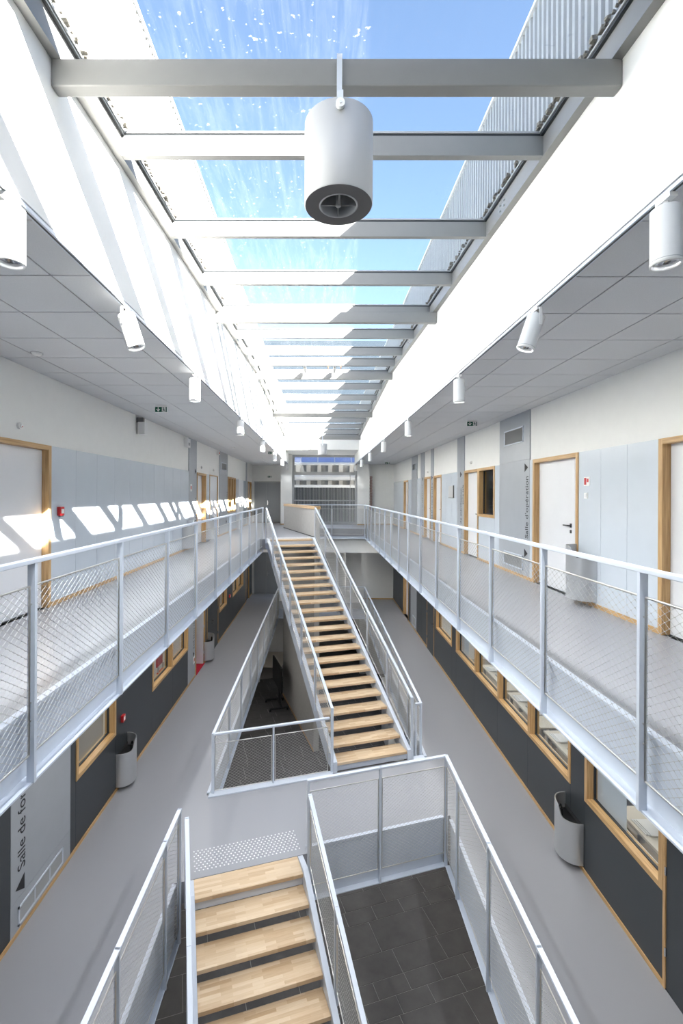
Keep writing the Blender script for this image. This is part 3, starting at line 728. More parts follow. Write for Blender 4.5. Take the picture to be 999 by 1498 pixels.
# grey double doors in the left end wall
for z, h, lab in ((0, 2.15, 'grey double doors closing the left gallery'), (ZL, 2.3, 'grey double doors at the end of the lower left corridor')):
    doorn[0] += 1
    D = thing('door_%d' % doorn[0], (-2.7, YFL, z), lab, kind='structure')
    mb = MB(); y = YFL - 0.02
    for r_ in ((-3.42, -3.38, z, z + h), (-1.98, -1.94, z, z + h), (-3.42, -1.94, z + h - 0.04, z + h)): mb.box(r_[0], r_[1], y - 0.02, YFL, r_[2], r_[3])
    mb.build('frame', 'frame_grey', D)
    for xa, xb, s in ((-3.38, -2.782, 1), (-2.778, -1.98, -1)):
        mb = MB(); mb.box(xa, xb, y - 0.01, YFL - 0.001, z + 0.01, z + h - 0.042); lf = mb.build('leaf', 'door_grey', D)
        if s < 0:
            mb = MB(); mb.box(xa + 0.03, xa + 0.075, y - 0.02, y - 0.01, z + 0.93, z + 1.16); mb.tube((xa + 0.05, y - 0.02, z + 1.07), (xa + 0.05, y - 0.07, z + 1.07), 0.01, 8); mb.tube((xa + 0.05, y - 0.07, z + 1.07), (xa + 0.17, y - 0.07, z + 1.07), 0.01, 8)
            mb.build('door_handle', 'chrome', lf)
mb = MB(); mb.box(-3.5, -1.92, YFL - 0.012, YFL, 0, 0.055); mb.build('skirting', 'oak_long', wall_fl)
mb = MB(); mb.box(2.44, XR, YFR - 0.012, YFR, 0, 0.055); mb.build('skirting', 'oak_long', wall_fr)
mb = MB(); mb.box(2.0, XR, YFR - 0.012, YFR, ZL, ZL + 0.055); mb.build('skirting', 'oak_long', wall_fr)
for xa, xb, n in ((-1.93, -1.36, 9), (1.83, 2.43, 10)):
    mb = MB(); mb.box(xa, xb, 22.788, 22.8, 0, 0.055); struct('baseboard_%s' % ('pier_left' if xa < 0 else 'pier_right'), mb, 'oak_long', 'oak skirting at the foot of the %s pier' % ('left' if xa < 0 else 'right'))

# ---- big end window
W = thing('window_20', (0.23, YW, 0), 'tall grey framed end window looking onto the next building', kind='structure')
xa, xb, z0, z1 = -1.37, 1.83, 0.06, 3.44
def fb(n, x0, x1, za, zb, m='frame_grey', d=0.09):
    mb = MB(); mb.box(x0, x1, YW, YW + d, za, zb); return mb.build(n, m, W)
fb('sill', xa, xb, 0.0, 0.14); fb('jamb', xa, xa + 0.11, 0.14, z1); fb('jamb', xb - 0.11, xb, 0.14, z1); fb('head', xa + 0.11, xb - 0.11, z1 - 0.12, z1)
fb('transom', xa + 0.11, xb - 0.11, 2.44, 2.60); fb('mullion', xb - 0.36, xb - 0.33, 0.14, 2.44); fb('guard_bar', xa + 0.11, xb - 0.11, 1.16, 1.22, d=0.05)
for r_ in ((xa + 0.11, xb - 0.36, 0.14, 2.44), (xb - 0.33, xb - 0.11, 0.14, 2.44), (xa + 0.11, xb - 0.11, 2.60, z1 - 0.12)):
    mb = MB(); mb.box(r_[0], r_[1], YW + 0.055, YW + 0.065, r_[2], r_[3]); mb.build('pane', 'window_glass', W)
# slim decorated post right of the pier
mb = MB()
for k in range(30):
    mb.box(2.45 + 0.01 * (k % 2), 2.56 + 0.01 * (k % 2), 22.98, 23.10, 0.08 * k, 0.08 * k + 0.07)
mb.build('stacked_post', 'brickish', label='slim stack of reddish blocks beside the right pier', cat='post')

# ---- edge beams of galleries and openings
tn = [0]
def trim(mb, label, mat='white_steel'):
    tn[0] += 1; return struct('trim_%d' % (10 + tn[0]), mb, mat, label)
def channel(p, q, inward, ztop, zbot, label, fl_=0.085, lip=0.03):
    """steel channel along p-q; inward = unit vector towards the void; web line set back by fl_"""
    p, q, n = Vector((*p, 0)), Vector((*q, 0)), Vector((*inward, 0))
    mb = MB()
    up = Vector((0, 0, 1))
    def strip(o0, o1, za, zb):
        a = [p + n * o0, p + n * o1, q + n * o1, q + n * o0]
        mb.hexa([v + up * za for v in a] + [v + up * zb for v in a]) if (p - q).cross(n).z > 0 else mb.hexa([v + up * za for v in a[::-1]] + [v + up * zb for v in a[::-1]])
    strip(-fl_, -fl_ + 0.012, zbot, ztop)
    strip(-fl_, 0.01, zbot, zbot + 0.014)
    strip(-fl_ - 0.02, -fl_ + 0.035, ztop, ztop + lip)
    return trim(mb, label)
channel((GL, 0.1), (GL, 15.4), (1, 0), 0.0, -0.44, 'white steel edge beam of the left gallery')
channel((GR, 0.1), (GR, 20.4), (-1, 0), 0.0, -0.44, 'white steel edge beam of the right gallery')
channel((-1.45, 20.4), (GR, 20.4), (0, -1), 0.0, -0.44, 'white steel edge beam of the far landing')
channel((HL, YNEAR), (HL, YA(HL) - 0.1), (1, 0), ZL, ZL - 0.72, 'white steel edge of the near stairwell, left side')
channel((HR, YNEAR), (HR, YA(HR)), (-1, 0), ZL, ZL - 0.72, 'white steel edge of the near stairwell, right side')
channel((-0.15, YA(-0.15)), (HR, YA(HR)), (TY, -TX), ZL, ZL - 0.72, 'white steel edge of the near stairwell, far side')
channel((HL, YBn(HL)), (HL, YBF), (1, 0), ZL, ZL - 0.40, 'white steel edge of the far stairwell, left side')
channel((HR, YBn(HR)), (HR, YBF), (-1, 0), ZL, ZL - 0.40, 'white steel edge of the far stairwell, right side')
channel((HL, YBF), (HR, YBF), (0, -1), ZL, ZL - 0.40, 'white steel edge of the far stairwell, far side')
mb = MB(); w_ = 0.09
for xa_, xb_ in ((HL - 0.06, 0.26), (1.86, HR + 0.06)):
    mb.slab([(xa_, YBn(xa_) - w_), (xb_, YBn(xb_) - w_), (xb_, YBn(xb_) + 0.05), (xa_, YBn(xa_) + 0.05)], ZL, ZL + 0.02)
trim(mb, 'white steel floor plate under the far stairwell railing')

# ================================================================== GUARDRAILS
netcache = {}; framecache = {}; postcache = {}
CW, CH = 0.074, 0.050
def net_mesh(L, H, slope, fine):
    key = (round(L, 3), round(H, 3), round(slope, 4), fine)
    if key in netcache: return netcache[key]
    mb = MB(); r_ = 0.0013 if fine else 0.0019; k = CH / CW
    P = lambda u, v: Vector((u, 0, v + slope * u))
    for sgn in (1, -1):
        c = -(k * L) if sgn > 0 else 0.0
        cend = H if sgn > 0 else H + k * L
        c = math.floor(c / CH) * CH
        while c < cend:
            pts = []
            # v = sgn*k*u + c clipped to the rectangle
            u0, u1 = 0.0, L
            if sgn > 0: u0 = max(u0, (0 - c) / k); u1 = min(u1, (H - c) / k)
            else: u0 = max(u0, (c - H) / k); u1 = min(u1, c / k)
            if u1 - u0 > 0.01: mb.tube(P(u0, sgn * k * u0 + c), P(u1, sgn * k * u1 + c), r_, 3, caps=False)
            c += CH
    if fine:                                   # ferrules at the crossings
        iu = 0
        while iu * CW / 2 < L:
            u = iu * CW / 2; v = (0 if iu % 2 == 0 else CH / 2)
            while v < H:
                if v > 0.01 and 0.01 < u < L - 0.01:
                    p = P(u, v); mb.tube(p + Vector((-0.004, 0, 0)), p + Vector((0.004, 0, 0)), 0.0030, 5)
                v += CH
            iu += 1
    netcache[key] = mb.mesh('cable_net')
    return netcache[key]
def frame_mesh(L, H, slope):
    key = (round(L, 3), round(H, 3), round(slope, 4))
    if key in framecache: return framecache[key]
    mb = MB(); P = lambda u, v: Vector((u, 0, v + slope * u)); r_ = 0.0075
    c = [P(0, 0), P(L, 0), P(L, H), P(0, H)]
    for i in range(4): mb.tube(c[i], c[(i + 1) % 4], r_, 8)
    for u, s in ((0, -1), (L, 1)):
        for v in (0.22, 0.34, H - 0.12):
            mb.tube(P(u, v), P(u, v) + Vector((s * 0.03, 0, 0)), 0.006, 6)
    framecache[key] = mb.mesh('mesh_panel')
    return framecache[key]
def post_mesh(h, wx, wy):
    key = (round(h, 3), wx, wy)
    if key not in postcache:
        mb = MB(); mb.box(-wx / 2, wx / 2, -wy / 2, wy / 2, 0, h); postcache[key] = mb.mesh('post')
    return postcache[key]
def run(root, p, q, cuts, z0, z1, lo, hi, rail, post_lo, fine_y=6.5, handrail=True, rail_w=0.055, rail_h=0.032, ends=(True, True), off=(0, 0)):
    """guardrail run from p to q (x,y); cuts = distances of posts; z0,z1 base height at the ends"""
    p, q = Vector(p), Vector(q); L = (q - p).length; d = (q - p) / L; ang = math.atan2(d.y, d.x)
    base = root.location; sl = (z1 - z0) / L
    for i, s in enumerate(cuts):
        if (i == 0 and not ends[0]) or (i == len(cuts) - 1 and not ends[1]): continue
        c = p + d * s; zb = z0 + sl * s
        link('post', post_mesh(rail - post_lo, 0.026, 0.05), 'white_steel', root, loc=Vector((c.x, c.y, zb + post_lo)) - base, rz=ang)
    for a, b_ in zip(cuts[:-1], cuts[1:]):
        g = 0.032; u0, u1 = a + g, b_ - g
        if u1 - u0 < 0.06: continue
        c = p + d * u0; zb = z0 + sl * u0 + lo
        fine = min((p + d * u0).y, (p + d * u1).y) < fine_y
        f = link('mesh_panel', frame_mesh(u1 - u0, hi - lo, sl), 'stainless', root, loc=Vector((c.x, c.y, zb)) - base, rz=ang)
        link('cable_net', net_mesh(u1 - u0, hi - lo, sl, fine), 'cable', f)
    if handrail:
        mb = MB(); a = Vector((p.x, p.y, z0 + rail - rail_h / 2)); b_ = Vector((q.x, q.y, z1 + rail - rail_h / 2))
        e = (b_ - a).normalized() * off[0]; e2 = (b_ - a).normalized() * off[1]
        mb.bar(a - e, b_ + e2, rail_w, rail_h); bevel(mb.build('handrail', 'white_steel', root), 0.005)
def even(L, n): return [L * i / n for i in range(n + 1)]
RT = 1.05
g1 = thing('guardrail', (GL, 0.3, -0.42), 'white mesh guardrail along the left gallery', 'railing')
run(g1, (GL, 0.36), (GL, 15.52), [0] + [3.08 + 1.36 * k - 0.36 for k in range(-1, 9)] + [15.16], 0, 0, -0.24, 0.87, RT, -0.43)
g2 = thing('guardrail', (GR, 0.3, -0.42), 'white mesh guardrail along the right gallery', 'railing')
run(g2, (GR, 0.33), (GR, 20.4), [0] + [2.86 + 1.2525 * k - 0.33 for k in range(-1, 14)] + [20.07], 0, 0, -0.24, 0.87, RT, -0.43)
g3 = thing('guardrail', (0.4, 20.4, -0.42), 'white mesh guardrail across the far landing before the end window', 'railing')
run(g3, (-1.38, 20.4), (GR - 0.05, 20.4), [0, 0.5, 1.90, 3.30], 0, 0, -0.24, 0.87, RT, -0.43, ends=(True, False))
g4 = thing('guardrail', (0, 0.2, 0), 'white guardrail of the bridge under the viewpoint', 'railing')
run(g4, (GL, 0.2), (GR, 0.2), even(GR - GL, 3), 0, 0, 0.1, 0.87, RT, -0.3)
# near stairwell on the lower floor
g5 = thing('guardrail', (HR, 5.0, ZL - 0.7), 'white mesh guardrail around the near stairwell, far side and right side', 'railing')
Lr = YA(HR) - YNEAR
run(g5, (HR, YA(HR)), (HR, YNEAR), [0, 0.62, 1.88, 3.15, 4.42, 5.69, 6.96, Lr], ZL, ZL, -0.50, 0.87, RT, -0.71)
Lf = (HR + 0.15) / TX
run(g5, (-0.15, YA(-0.15)), (HR, YA(HR)), [0, Lf / 2, Lf], ZL, ZL, -0.50, 0.87, RT, -0.71, ends=(True, False))
g6 = thing('guardrail', (HL, 4.0, ZL - 0.7), 'white mesh guardrail left of the near stairwell', 'railing')
ye = YA(HL) - 0.12
run(g6, (HL, ye), (HL, YNEAR), [0.02, ye - 5.54, ye - 4.23, ye - 2.92, ye - 1.6, ye - 0.3, ye - YNEAR], ZL, ZL, -0.50, 0.87, RT, -0.71)
# far stairwell
g7 = thing('guardrail', (HL, 14, ZL), 'white mesh guardrail left of the far stairwell', 'railing')
y0 = YBn(HL)
run(g7, (HL, y0), (HL, YBF), even(YBF - y0, 9), ZL, ZL, -0.20, 0.87, RT, -0.38)
x1 = 0.20; Lb = (x1 - HL) / TX
run(g7, (HL, y0), (x1, YBn(x1)), [0, Lb / 2, Lb], ZL, ZL, 0.06, 0.87, RT, 0.0, ends=(False, False))
g8 = thing('guardrail', (HR, 14, ZL), 'white mesh guardrail right of the far stairwell', 'railing')
y0 = YBn(HR) + 0.08
run(g8, (HR, y0), (HR, YBF), even(YBF - y0, 9), ZL, ZL, -0.20, 0.87, RT, -0.38)
run(g8, (1.92, y0 - 0.035), (HR, y0), [0, 0.115], ZL, ZL, 0.06, 0.87, RT, 0.0)
run(g8, (HL + 0.3, YBF), (HR, YBF), even(HR - HL - 0.3, 3), ZL, ZL, -0.20, 0.87, RT, -0.38)

# ================================================================== STAIRS
def stairs(label, x, y, zbot, n, rise, going, width, head, skip_top_rail=False, rail_cut=1.2, foot_rise=True):
    """x,y = front left corner of the lowest tread; climbs along (AX,AY)"""
    S = thing('staircase', (x, y, zbot), label, 'stairs')
    P = lambda s, t, z: Vector((x + AX * s + TX * t, y + AY * s + TY * t, z))
    mb = MB(); mb.box(0, width, 0, going + 0.025, -0.05, 0)
    tm = mb.mesh('tread'); bm_ = MB()
    for a, b_ in ((0.0, 0.10),): bm_.hexa([(a, 0.04, -0.052), (b_, 0.04, -0.052), (b_, going, -0.052), (a, going, -0.052), (a, going - 0.05, -0.14), (b_, going - 0.05, -0.14), (b_, going, -0.14), (a, going, -0.14)])
    brm = bm_.mesh('bracket')
    for k in range(1, n + 1):
        p = P((k - 1) * going, 0, zbot + k * rise)
        t = link('tread', tm, 'tread_wood', S, loc=p - S.location, rz=ANG)
        link('bracket', brm, 'white_steel', t); link('bracket', brm, 'white_steel', t, loc=(width - 0.10, 0, 0))
        md = t.modifiers.new('bevel', 'BEVEL'); md.width = 0.005; md.segments = 2
    # riser plates under the first and the last tread
    for k in ((1, n) if foot_rise else (n,)):
        mb = MB(); a = (k - 1) * going + 0.03; za = zbot + (k - 1) * rise; zb = zbot + k * rise - 0.05
        mb.hexa([P(a, 0, za), P(a, width, za), P(a + 0.01, width, za), P(a + 0.01, 0, za), P(a, 0, zb), P(a, width, zb), P(a + 0.01, width, zb), P(a + 0.01, 0, zb)]); mb.build('riser_plate', 'white_steel', S)
    pitch = rise / going; Ls = (n - 1) * going
    for t0, t1 in ((-0.075, 0.0), (width, width + 0.075)):
        mb = MB(); up = 0.055; dn = 0.25
        prof = [(-0.02, zbot), (-0.02, zbot + rise + up - 0.02), (Ls, zbot + n * rise + up), (Ls + going, zbot + n * rise + 0.02), (Ls + going, zbot + n * rise - 0.30), (Ls, zbot + n * rise - dn - 0.05), (dn / pitch * 0.8, zbot)]
        m_ = len(prof); v = [P(s, t0, z) for s, z in prof] + [P(s, t1, z) for s, z in prof]
        mb.quadmesh(v, [list(range(m_)), list(range(2 * m_ - 1, m_ - 1, -1))] + [(i, m_ + i, m_ + (i + 1) % m_, (i + 1) % m_) for i in range(m_)])
        bevel(mb.build('stringer', 'white_steel', S), 0.004)
    for t, e_ in ((-0.10, 0), (width + 0.10, 0)):
        a, b_ = P(0.0, t, 0), P(Ls + 0.03, t, 0); L_ = Ls + 0.03
        np_ = max(2, round(L_ / rail_cut))
        run(S, (a.x, a.y), (b_.x, b_.y), even(L_, np_), zbot + rise, zbot + n * rise + 0.0, 0.10, 0.87, RT, -0.10, fine_y=-9, rail_w=0.055, rail_h=0.034)
        # newel down to the floor
        mb = MB(); c = P(0.0, t, 0); mb.box(c.x - 0.025, c.x + 0.025, c.y - 0.02, c.y + 0.02, zbot, zbot + rise + 0.0); mb.build('newel_foot', 'white_steel', S)
    return S
G = 0.303; RS = 3.70 / 23
st1 = stairs('oak tread staircase climbing from the lower floor to the far landing', 0.344, 8.727, ZL, 23, RS, G, 1.455, True)
tx, ty = -1.574, 5.951
st2 = stairs('oak tread staircase coming up from the basement in the foreground', tx - AX * 22 * G, ty - AY * 22 * G, ZB, 23, RS, G, 1.435, True)
# short level handrail links at the stair heads
# tactile studs at the stair heads
def studs(x, y, w, d, z, name, parent, label):
    mb = MB(); s = 0.057; j = 0; v = 0.03
    while v < d:
        u = 0.02 + (s / 2 if j % 2 else 0)
        while u < w:
            c = Vector((x + TX * u + AX * v, y + TY * u + AY * v, z))
            n_ = 8; ring = []
            for rr, hh in ((0.0125, 0.0), (0.0105, 0.005)):
                ring += [(c.x + rr * math.cos(2 * math.pi * i / n_), c.y + rr * math.sin(2 * math.pi * i / n_), c.z + hh) for i in range(n_)]
            mb.quadmesh(ring, [list(range(n_, 2 * n_))] + [(i, (i + 1) % n_, n_ + (i + 1) % n_, n_ + i) for i in range(n_)])
            u += s
        v += 0.046; j += 1
    mb.build(name, 'stud', parent, kind='stuff', label=label)
studs(-1.70, 6.36, 1.52, 0.40, ZL, 'tactile_studs', floor_low, 'white warning studs before the head of the foreground stairs')
studs(-1.64, 15.50, 1.45, 0.40, 0.0, 'tactile_studs', floor_up, 'white warning studs at the head of the far stairs')

# ================================================================== FITTINGS
# destratification fan cylinders
def fan(y, label):
    z0, h, r_ = (zs(y) - 0.155) - 0.657, 0.47, 0.195
    c = Vector((0.098, y + 0.04, z0))
    F_ = thing('ventilation_cylinder', c, label, 'ventilator', 'hanging ventilation cylinders')
    mb = MB(); mb.lathe([(0.11, h), (r_ - 0.012, h), (r_, h - 0.008), (r_, 0.006), (r_ - 0.004, 0)], c, 48); mb.build('casing', 'alu', F_)
    mb = MB(); mb.lathe([(r_ - 0.004, 0.0), (0.112, 0.0), (0.112, 0.012)], c, 48, smooth=False); mb.build('base_ring', 'frame_dark', F_)
    mb = MB(); mb.lathe([(0.112, 0.0), (0.108, -0.004), (0.102, 0.0), (0.102, 0.14)], c, 40); mb.build('outlet', 'grille', F_)
    mb = MB(); mb.box(c.x - 0.102, c.x + 0.102, c.y - 0.003, c.y + 0.003, z0 + 0.002, z0 + 0.10); mb.box(c.x - 0.003, c.x + 0.003, c.y - 0.102, c.y + 0.102, z0 + 0.002, z0 + 0.10)
    mb.lathe([(0.0, 0.0), (0.016, 0.0), (0.016, 0.1)], c, 16); mb.build('vane', 'beam_steel', F_)
    mb = MB(); mb.lathe([(0.104, 0.145), (0.0, 0.145)], c, 32); mb.build('filter', 'gasket', F_)
    for s in (-1, 1):
        mb = MB(); yy = c.y + s * (r_ + 0.008); zt = zs(y) + 0.01
        mb.bar((c.x, c.y + s * 0.055, zt), (c.x, c.y + s * 0.055, z0 + h + 0.10), 0.03, 0.006, up=(0, 1, 0))
        mb.bar((c.x, c.y + s * 0.055, z0 + h + 0.10), (c.x, yy, z0 + h + 0.02), 0.03, 0.006, up=(0, 1, 0.2))
        mb.bar((c.x, yy, z0 + h + 0.02), (c.x, yy, z0 + h - 0.07), 0.03, 0.006, up=(0, 1, 0))
        st = mb.build('bracket', 'white_steel', F_)
        mb = MB(); mb.tube((c.x, yy - s * 0.006, z0 + h - 0.055), (c.x, yy + s * 0.016, z0 + h - 0.055), 0.024, 14); mb.build('knob', 'white_plastic', st)
        mb = MB(); mb.tube((c.x, yy + s * 0.014, z0 + h - 0.055), (c.x, yy + s * 0.022, z0 + h - 0.055), 0.008, 8); mb.build('screw', 'stainless', st)
mk('frame_dark', (0.115, 0.113, 0.115), 0.5)
fan(2.64, 'large silver ventilation cylinder with a dark ring, hanging from the nearest roof beam')
fan(19.62, 'small looking white ventilation cylinder hanging before the end window')

# track spotlights
SPOT_W = 64.0  # real spots, switched on to brighten the lower storey
def spot(x, y, sg, tilt, label):
    S = thing('spotlight', (x, y, ZC - 0.033), label, 'spotlight', 'white track spotlights along the ceiling edges')
    o = S.location
    mb = MB(); mb.box(x - 0.02, x + 0.02, y - 0.05, y + 0.05, o.z - 0.022, o.z - 0.001); mb.tube((x, y, o.z - 0.02), (x, y, o.z - 0.045), 0.012, 10)
    mb.build('track_adapter', 'white_plastic', S)
    off = sg * 0.0
    M = Matrix.Translation((x, y, o.z - 0.055)) @ Matrix.Rotation(tilt, 4, 'Y')
    def rot(mb): mb.v = [M @ v for v in mb.v]; return mb
    r_, h = 0.068, 0.285
    mb = MB(); mb.lathe([(0.0, 0.0), (r_ - 0.01, 0.0), (r_, -0.008), (r_, -h + 0.02), (r_ + 0.001, -h + 0.018), (r_ + 0.001, -h + 0.002), (r_ - 0.008, -h), (r_ - 0.010, -h + 0.03)], (0, 0, 0), 32)
    body = rot(mb).build('spot_housing', 'white_plastic', S)
    mb = MB(); mb.lathe([(r_ - 0.010, -h + 0.03), (0.03, -h + 0.06), (0.0, -h + 0.062)], (0, 0, 0), 32); rot(mb).build('reflector', 'chrome', body)
    mb = MB(); mb.lathe([(r_ + 0.0015, -h + 0.021), (r_ + 0.0015, -h + 0.018)], (0, 0, 0), 32); rot(mb).build('shadow_joint', 'frame_grey', body)
    ld = bpy.data.lights.new('spot_lamp', 'SPOT'); ld.energy = SPOT_W * (0.06 if y > 22 else 0.6 if y > 18.5 else 0.5 if y < 3 else 1.0); ld.spot_size = math.radians(125); ld.spot_blend = 0.9; ld.shadow_soft_size = 0.05; ld.color = (0.95, 0.975, 1.0)
    lo_ = bpy.data.objects.new('spot_lamp', ld); COL.objects.link(lo_); lo_.parent = body
    lo_.matrix_local = Matrix.Translation(-o) @ M @ Matrix.Translation((0, 0, -h + 0.012))
    if tilt:
        mb = MB(); mb.bar((x + sg * 0.0, y - 0.075, o.z - 0.02), (x, y - 0.075, o.z - 0.15), 0.02, 0.006, up=(0, 1, 0)); mb.box(x - 0.01, x + 0.01, y - 0.078, y, o.z - 0.022, o.z - 0.016); mb.build('yoke', 'white_plastic', S)
where = ['nearest the viewpoint', 'tilted inward, second from the viewpoint', 'third from the viewpoint', 'fourth from the viewpoint', 'fifth from the viewpoint', 'sixth from the viewpoint', 'second before the end window', 'closest to the end window']
for sg, xw, nm in ((-1, WL, 'left'), (1, WR, 'right')):
    for i, y in enumerate((2.33, 3.72, 5.78, 9.1, 12.6, 16.0, 19.2, 22.5)):
        spot(xw + sg * 0.018, y, sg, (-sg * 0.0 if i != 1 else (sg * 0.32)), 'white cylindrical spotlight on the %s track, %s' % (nm, where[i]))

# exit signs
def exit_sign(x, y, z, label, w=0.21, h=0.10, wall=False, double=False):
    S = thing('exit_sign', (x, y, z), label, 'exit sign', 'green emergency exit signs')
    mb = MB(); mb.box(x - w / 2, x + w / 2, y, y + 0.03, z - h, z); mb.box(x - w / 2 + 0.01, x + w / 2 - 0.01, y + 0.005, y + 0.025, z, z + 0.022); bevel(mb.build('sign_housing', 'white_plastic', S), 0.003)
    mb = MB(); mb.box(x - w / 2 + 0.006, x + w / 2 - 0.006, y - 0.002, y, z - h + 0.007, z - 0.007); pl = mb.build('sign_face', 'green', S)
    yy = y - 0.004
    def flat(pts, n, m):
        mb = MB(); v = [(a, yy, b_) for a, b_ in pts] + [(a, yy + 0.0015, b_) for a, b_ in pts]; k = len(pts)
        mb.quadmesh(v, [list(range(k)), list(range(2 * k - 1, k - 1, -1))] + [(i, k + i, k + (i + 1) % k, (i + 1) % k) for i in range(k)]); mb.build(n, m, pl)
    cx, cz = x - w * 0.22, z - h / 2; a = h * 0.36
    flat([(cx - a * 0.18, cz + a), (cx - a * 0.18, cz - a * 0.2), (cx - a * 0.75, cz + a * 0.35), (cx - a * 0.95, cz + a * 0.1), (cx, cz - a), (cx + a * 0.95, cz + a * 0.1), (cx + a * 0.75, cz + a * 0.35), (cx + a * 0.18, cz - a * 0.2), (cx + a * 0.18, cz + a)], 'arrow', 'white_plastic')
    dx0, dx1 = x + w * 0.08, x + w * 0.39; flat([(dx0, z - h + 0.01), (dx1, z - h + 0.01), (dx1, z - 0.012), (dx0, z - 0.012)], 'doorway', 'white_plastic')
    yy = y - 0.006; cx = (dx0 + dx1) / 2; s = h * 0.30
    flat([(cx - 0.2 * s + 0.35 * s * math.cos(t), cz + 0.85 * s + 0.25 * s * math.sin(t)) for t in [i * math.pi / 4 for i in range(8)]], 'runner_head', 'green')
    flat([(cx - 0.35 * s, cz + 0.55 * s), (cx + 0.15 * s, cz + 0.5 * s), (cx + 0.75 * s, cz + 0.15 * s), (cx + 0.68 * s, cz - 0.02 * s), (cx + 0.2 * s, cz + 0.15 * s), (cx + 0.3 * s, cz - 0.4 * s), (cx + 0.85 * s, cz - 0.85 * s), (cx + 0.65 * s, cz - 1.05 * s), (cx + 0.05 * s, cz - 0.5 * s), (cx - 0.5 * s, cz - 1.05 * s), (cx - 0.95 * s, cz - 1.0 * s), (cx - 0.92 * s, cz - 0.8 * s), (cx - 0.55 * s, cz - 0.75 * s), (cx - 0.15 * s, cz - 0.2 * s), (cx - 0.25 * s, cz + 0.2 * s), (cx - 0.75 * s, cz + 0.0 * s), (cx - 0.85 * s, cz + 0.15 * s)], 'runner', 'green')
exit_sign(-2.72, 7.95, ZC - 0.03, 'green exit sign hanging from the left ceiling')
exit_sign(3.05, 9.4, ZC - 0.03, 'green exit sign hanging from the right ceiling before the grey pilaster')
exit_sign(-1.70, 16.2, ZC - 0.03, 'small far green exit sign near the left spotlights')
exit_sign(3.05, 21.2, ZC - 0.03, 'small far green exit sign on the right ceiling')
exit_sign(-2.62, YFL - 0.035, 2.45, 'green exit sign above the grey double doors')

# wall-hung bins with a wave shaped front
def wbin(x, y, zf, side, label, mat='bin_alu', flip=1):
    z0 = zf + 0.08
    B = thing('waste_bin', (x, y, z0), label, 'bin', 'silver wall bins')
    n = 36; W_, D_ = 0.245, 0.245; x = x - side * 0.004
    v = []; v2 = []
    def top(t):                       # t -1..1 along the wall; high on the far side
        s = 1 / (1 + math.exp(-16 * (t * flip + 0.26))); return 0.57 + 0.15 * s
    for i in range(n + 1):
        a = math.pi * i / n; t = -math.cos(a)
        px = x - side * (D_ * math.sin(a) ** 0.8 if math.sin(a) > 0 else 0); py = y + t * W_
        v += [(px, py, z0), (px, py, z0 + top(t))]
        ix = x - side * max(0.0, D_ * math.sin(a) ** 0.8 - 0.012); iy = y + t * (W_ - 0.012)
        v2 += [(ix, iy, z0 + 0.01), (ix, iy, z0 + top(t))]
    mb = MB(); f = [(2 * i, 2 * i + 2, 2 * i + 3, 2 * i + 1) for i in range(n)]
    mb.quadmesh(v, f, True); mb.quadmesh(v2, [g[::-1] for g in f], True)
    rim = [(v[2 * i + 1], v[2 * i + 3], v2[2 * i + 3], v2[2 * i + 1]) for i in range(n)]
    for r_ in rim: mb.poly(list(r_))
    mb.poly([v[2 * i] for i in range(n + 1)][::-1]); mb.build('bin_shell', mat, B)
    mb = MB(); mb.poly([(x - side * max(0.0, D_ * math.sin(math.pi * i / n) ** 0.8 - 0.02), y - math.cos(math.pi * i / n) * (W_ - 0.02), z0 + 0.50) for i in range(n + 1)]); mb.build('liner', 'black', B)
    mb = MB(); mb.box(x, x - side * 0.01, y - W_ + 0.01, y + W_ - 0.01, z0, z0 + 0.55); mb.build('back_plate', 'dark_plastic', B)
    mb = MB(); cx, cyy = x - side * (D_ * 0.62), y + flip * W_ * 0.30
    mb.pipe([(cx, cyy - 0.05, z0 + 0.52), (cx, cyy - 0.04, z0 + 0.61), (cx, cyy, z0 + 0.64), (cx, cyy + 0.04, z0 + 0.61), (cx, cyy + 0.05, z0 + 0.52)], 0.012, 6); mb.build('bag_holder', 'black', B)
    for k in (0, 1):
        a = math.acos(-flip * (0.42 + 0.16 * k)); sx = D_ * math.sin(a) ** 0.8 + 0.002; py = y - math.cos(a) * W_
        a2 = math.acos(-flip * (0.47 + 0.16 * k)); sx2 = D_ * math.sin(a2) ** 0.8 + 0.002; py2 = y - math.cos(a2) * W_
        mb = MB(); mb.poly([(x - side * sx, py, z0 + 0.58), (x - side * sx2, py2, z0 + 0.58), (x - side * sx2, py2, z0 + 0.64), (x - side * sx, py, z0 + 0.64)]); mb.build('red_mark', 'red', B)
wbin(XR, 6.70, ZL, 1, 'silver wave topped bin below the nearest office window, lower right')
wbin(XL, 8.32, ZL, -1, 'silver wave topped bin beside the nearest lower left window', flip=1)
wbin(XL, 14.5, ZL, -1, 'silver wave topped bin beside the red floored doorway', flip=1)
wbin(XR, 6.42, 0, 1, 'pale bin beside the operating room door on the right gallery')
wbin(XL, 12.15, 0, -1, 'pale bin at the foot of the first grey pilaster, left gallery', flip=1)
wbin(XL, 14.62, 0, -1, 'pale bin between the two white doors, left gallery', flip=1)

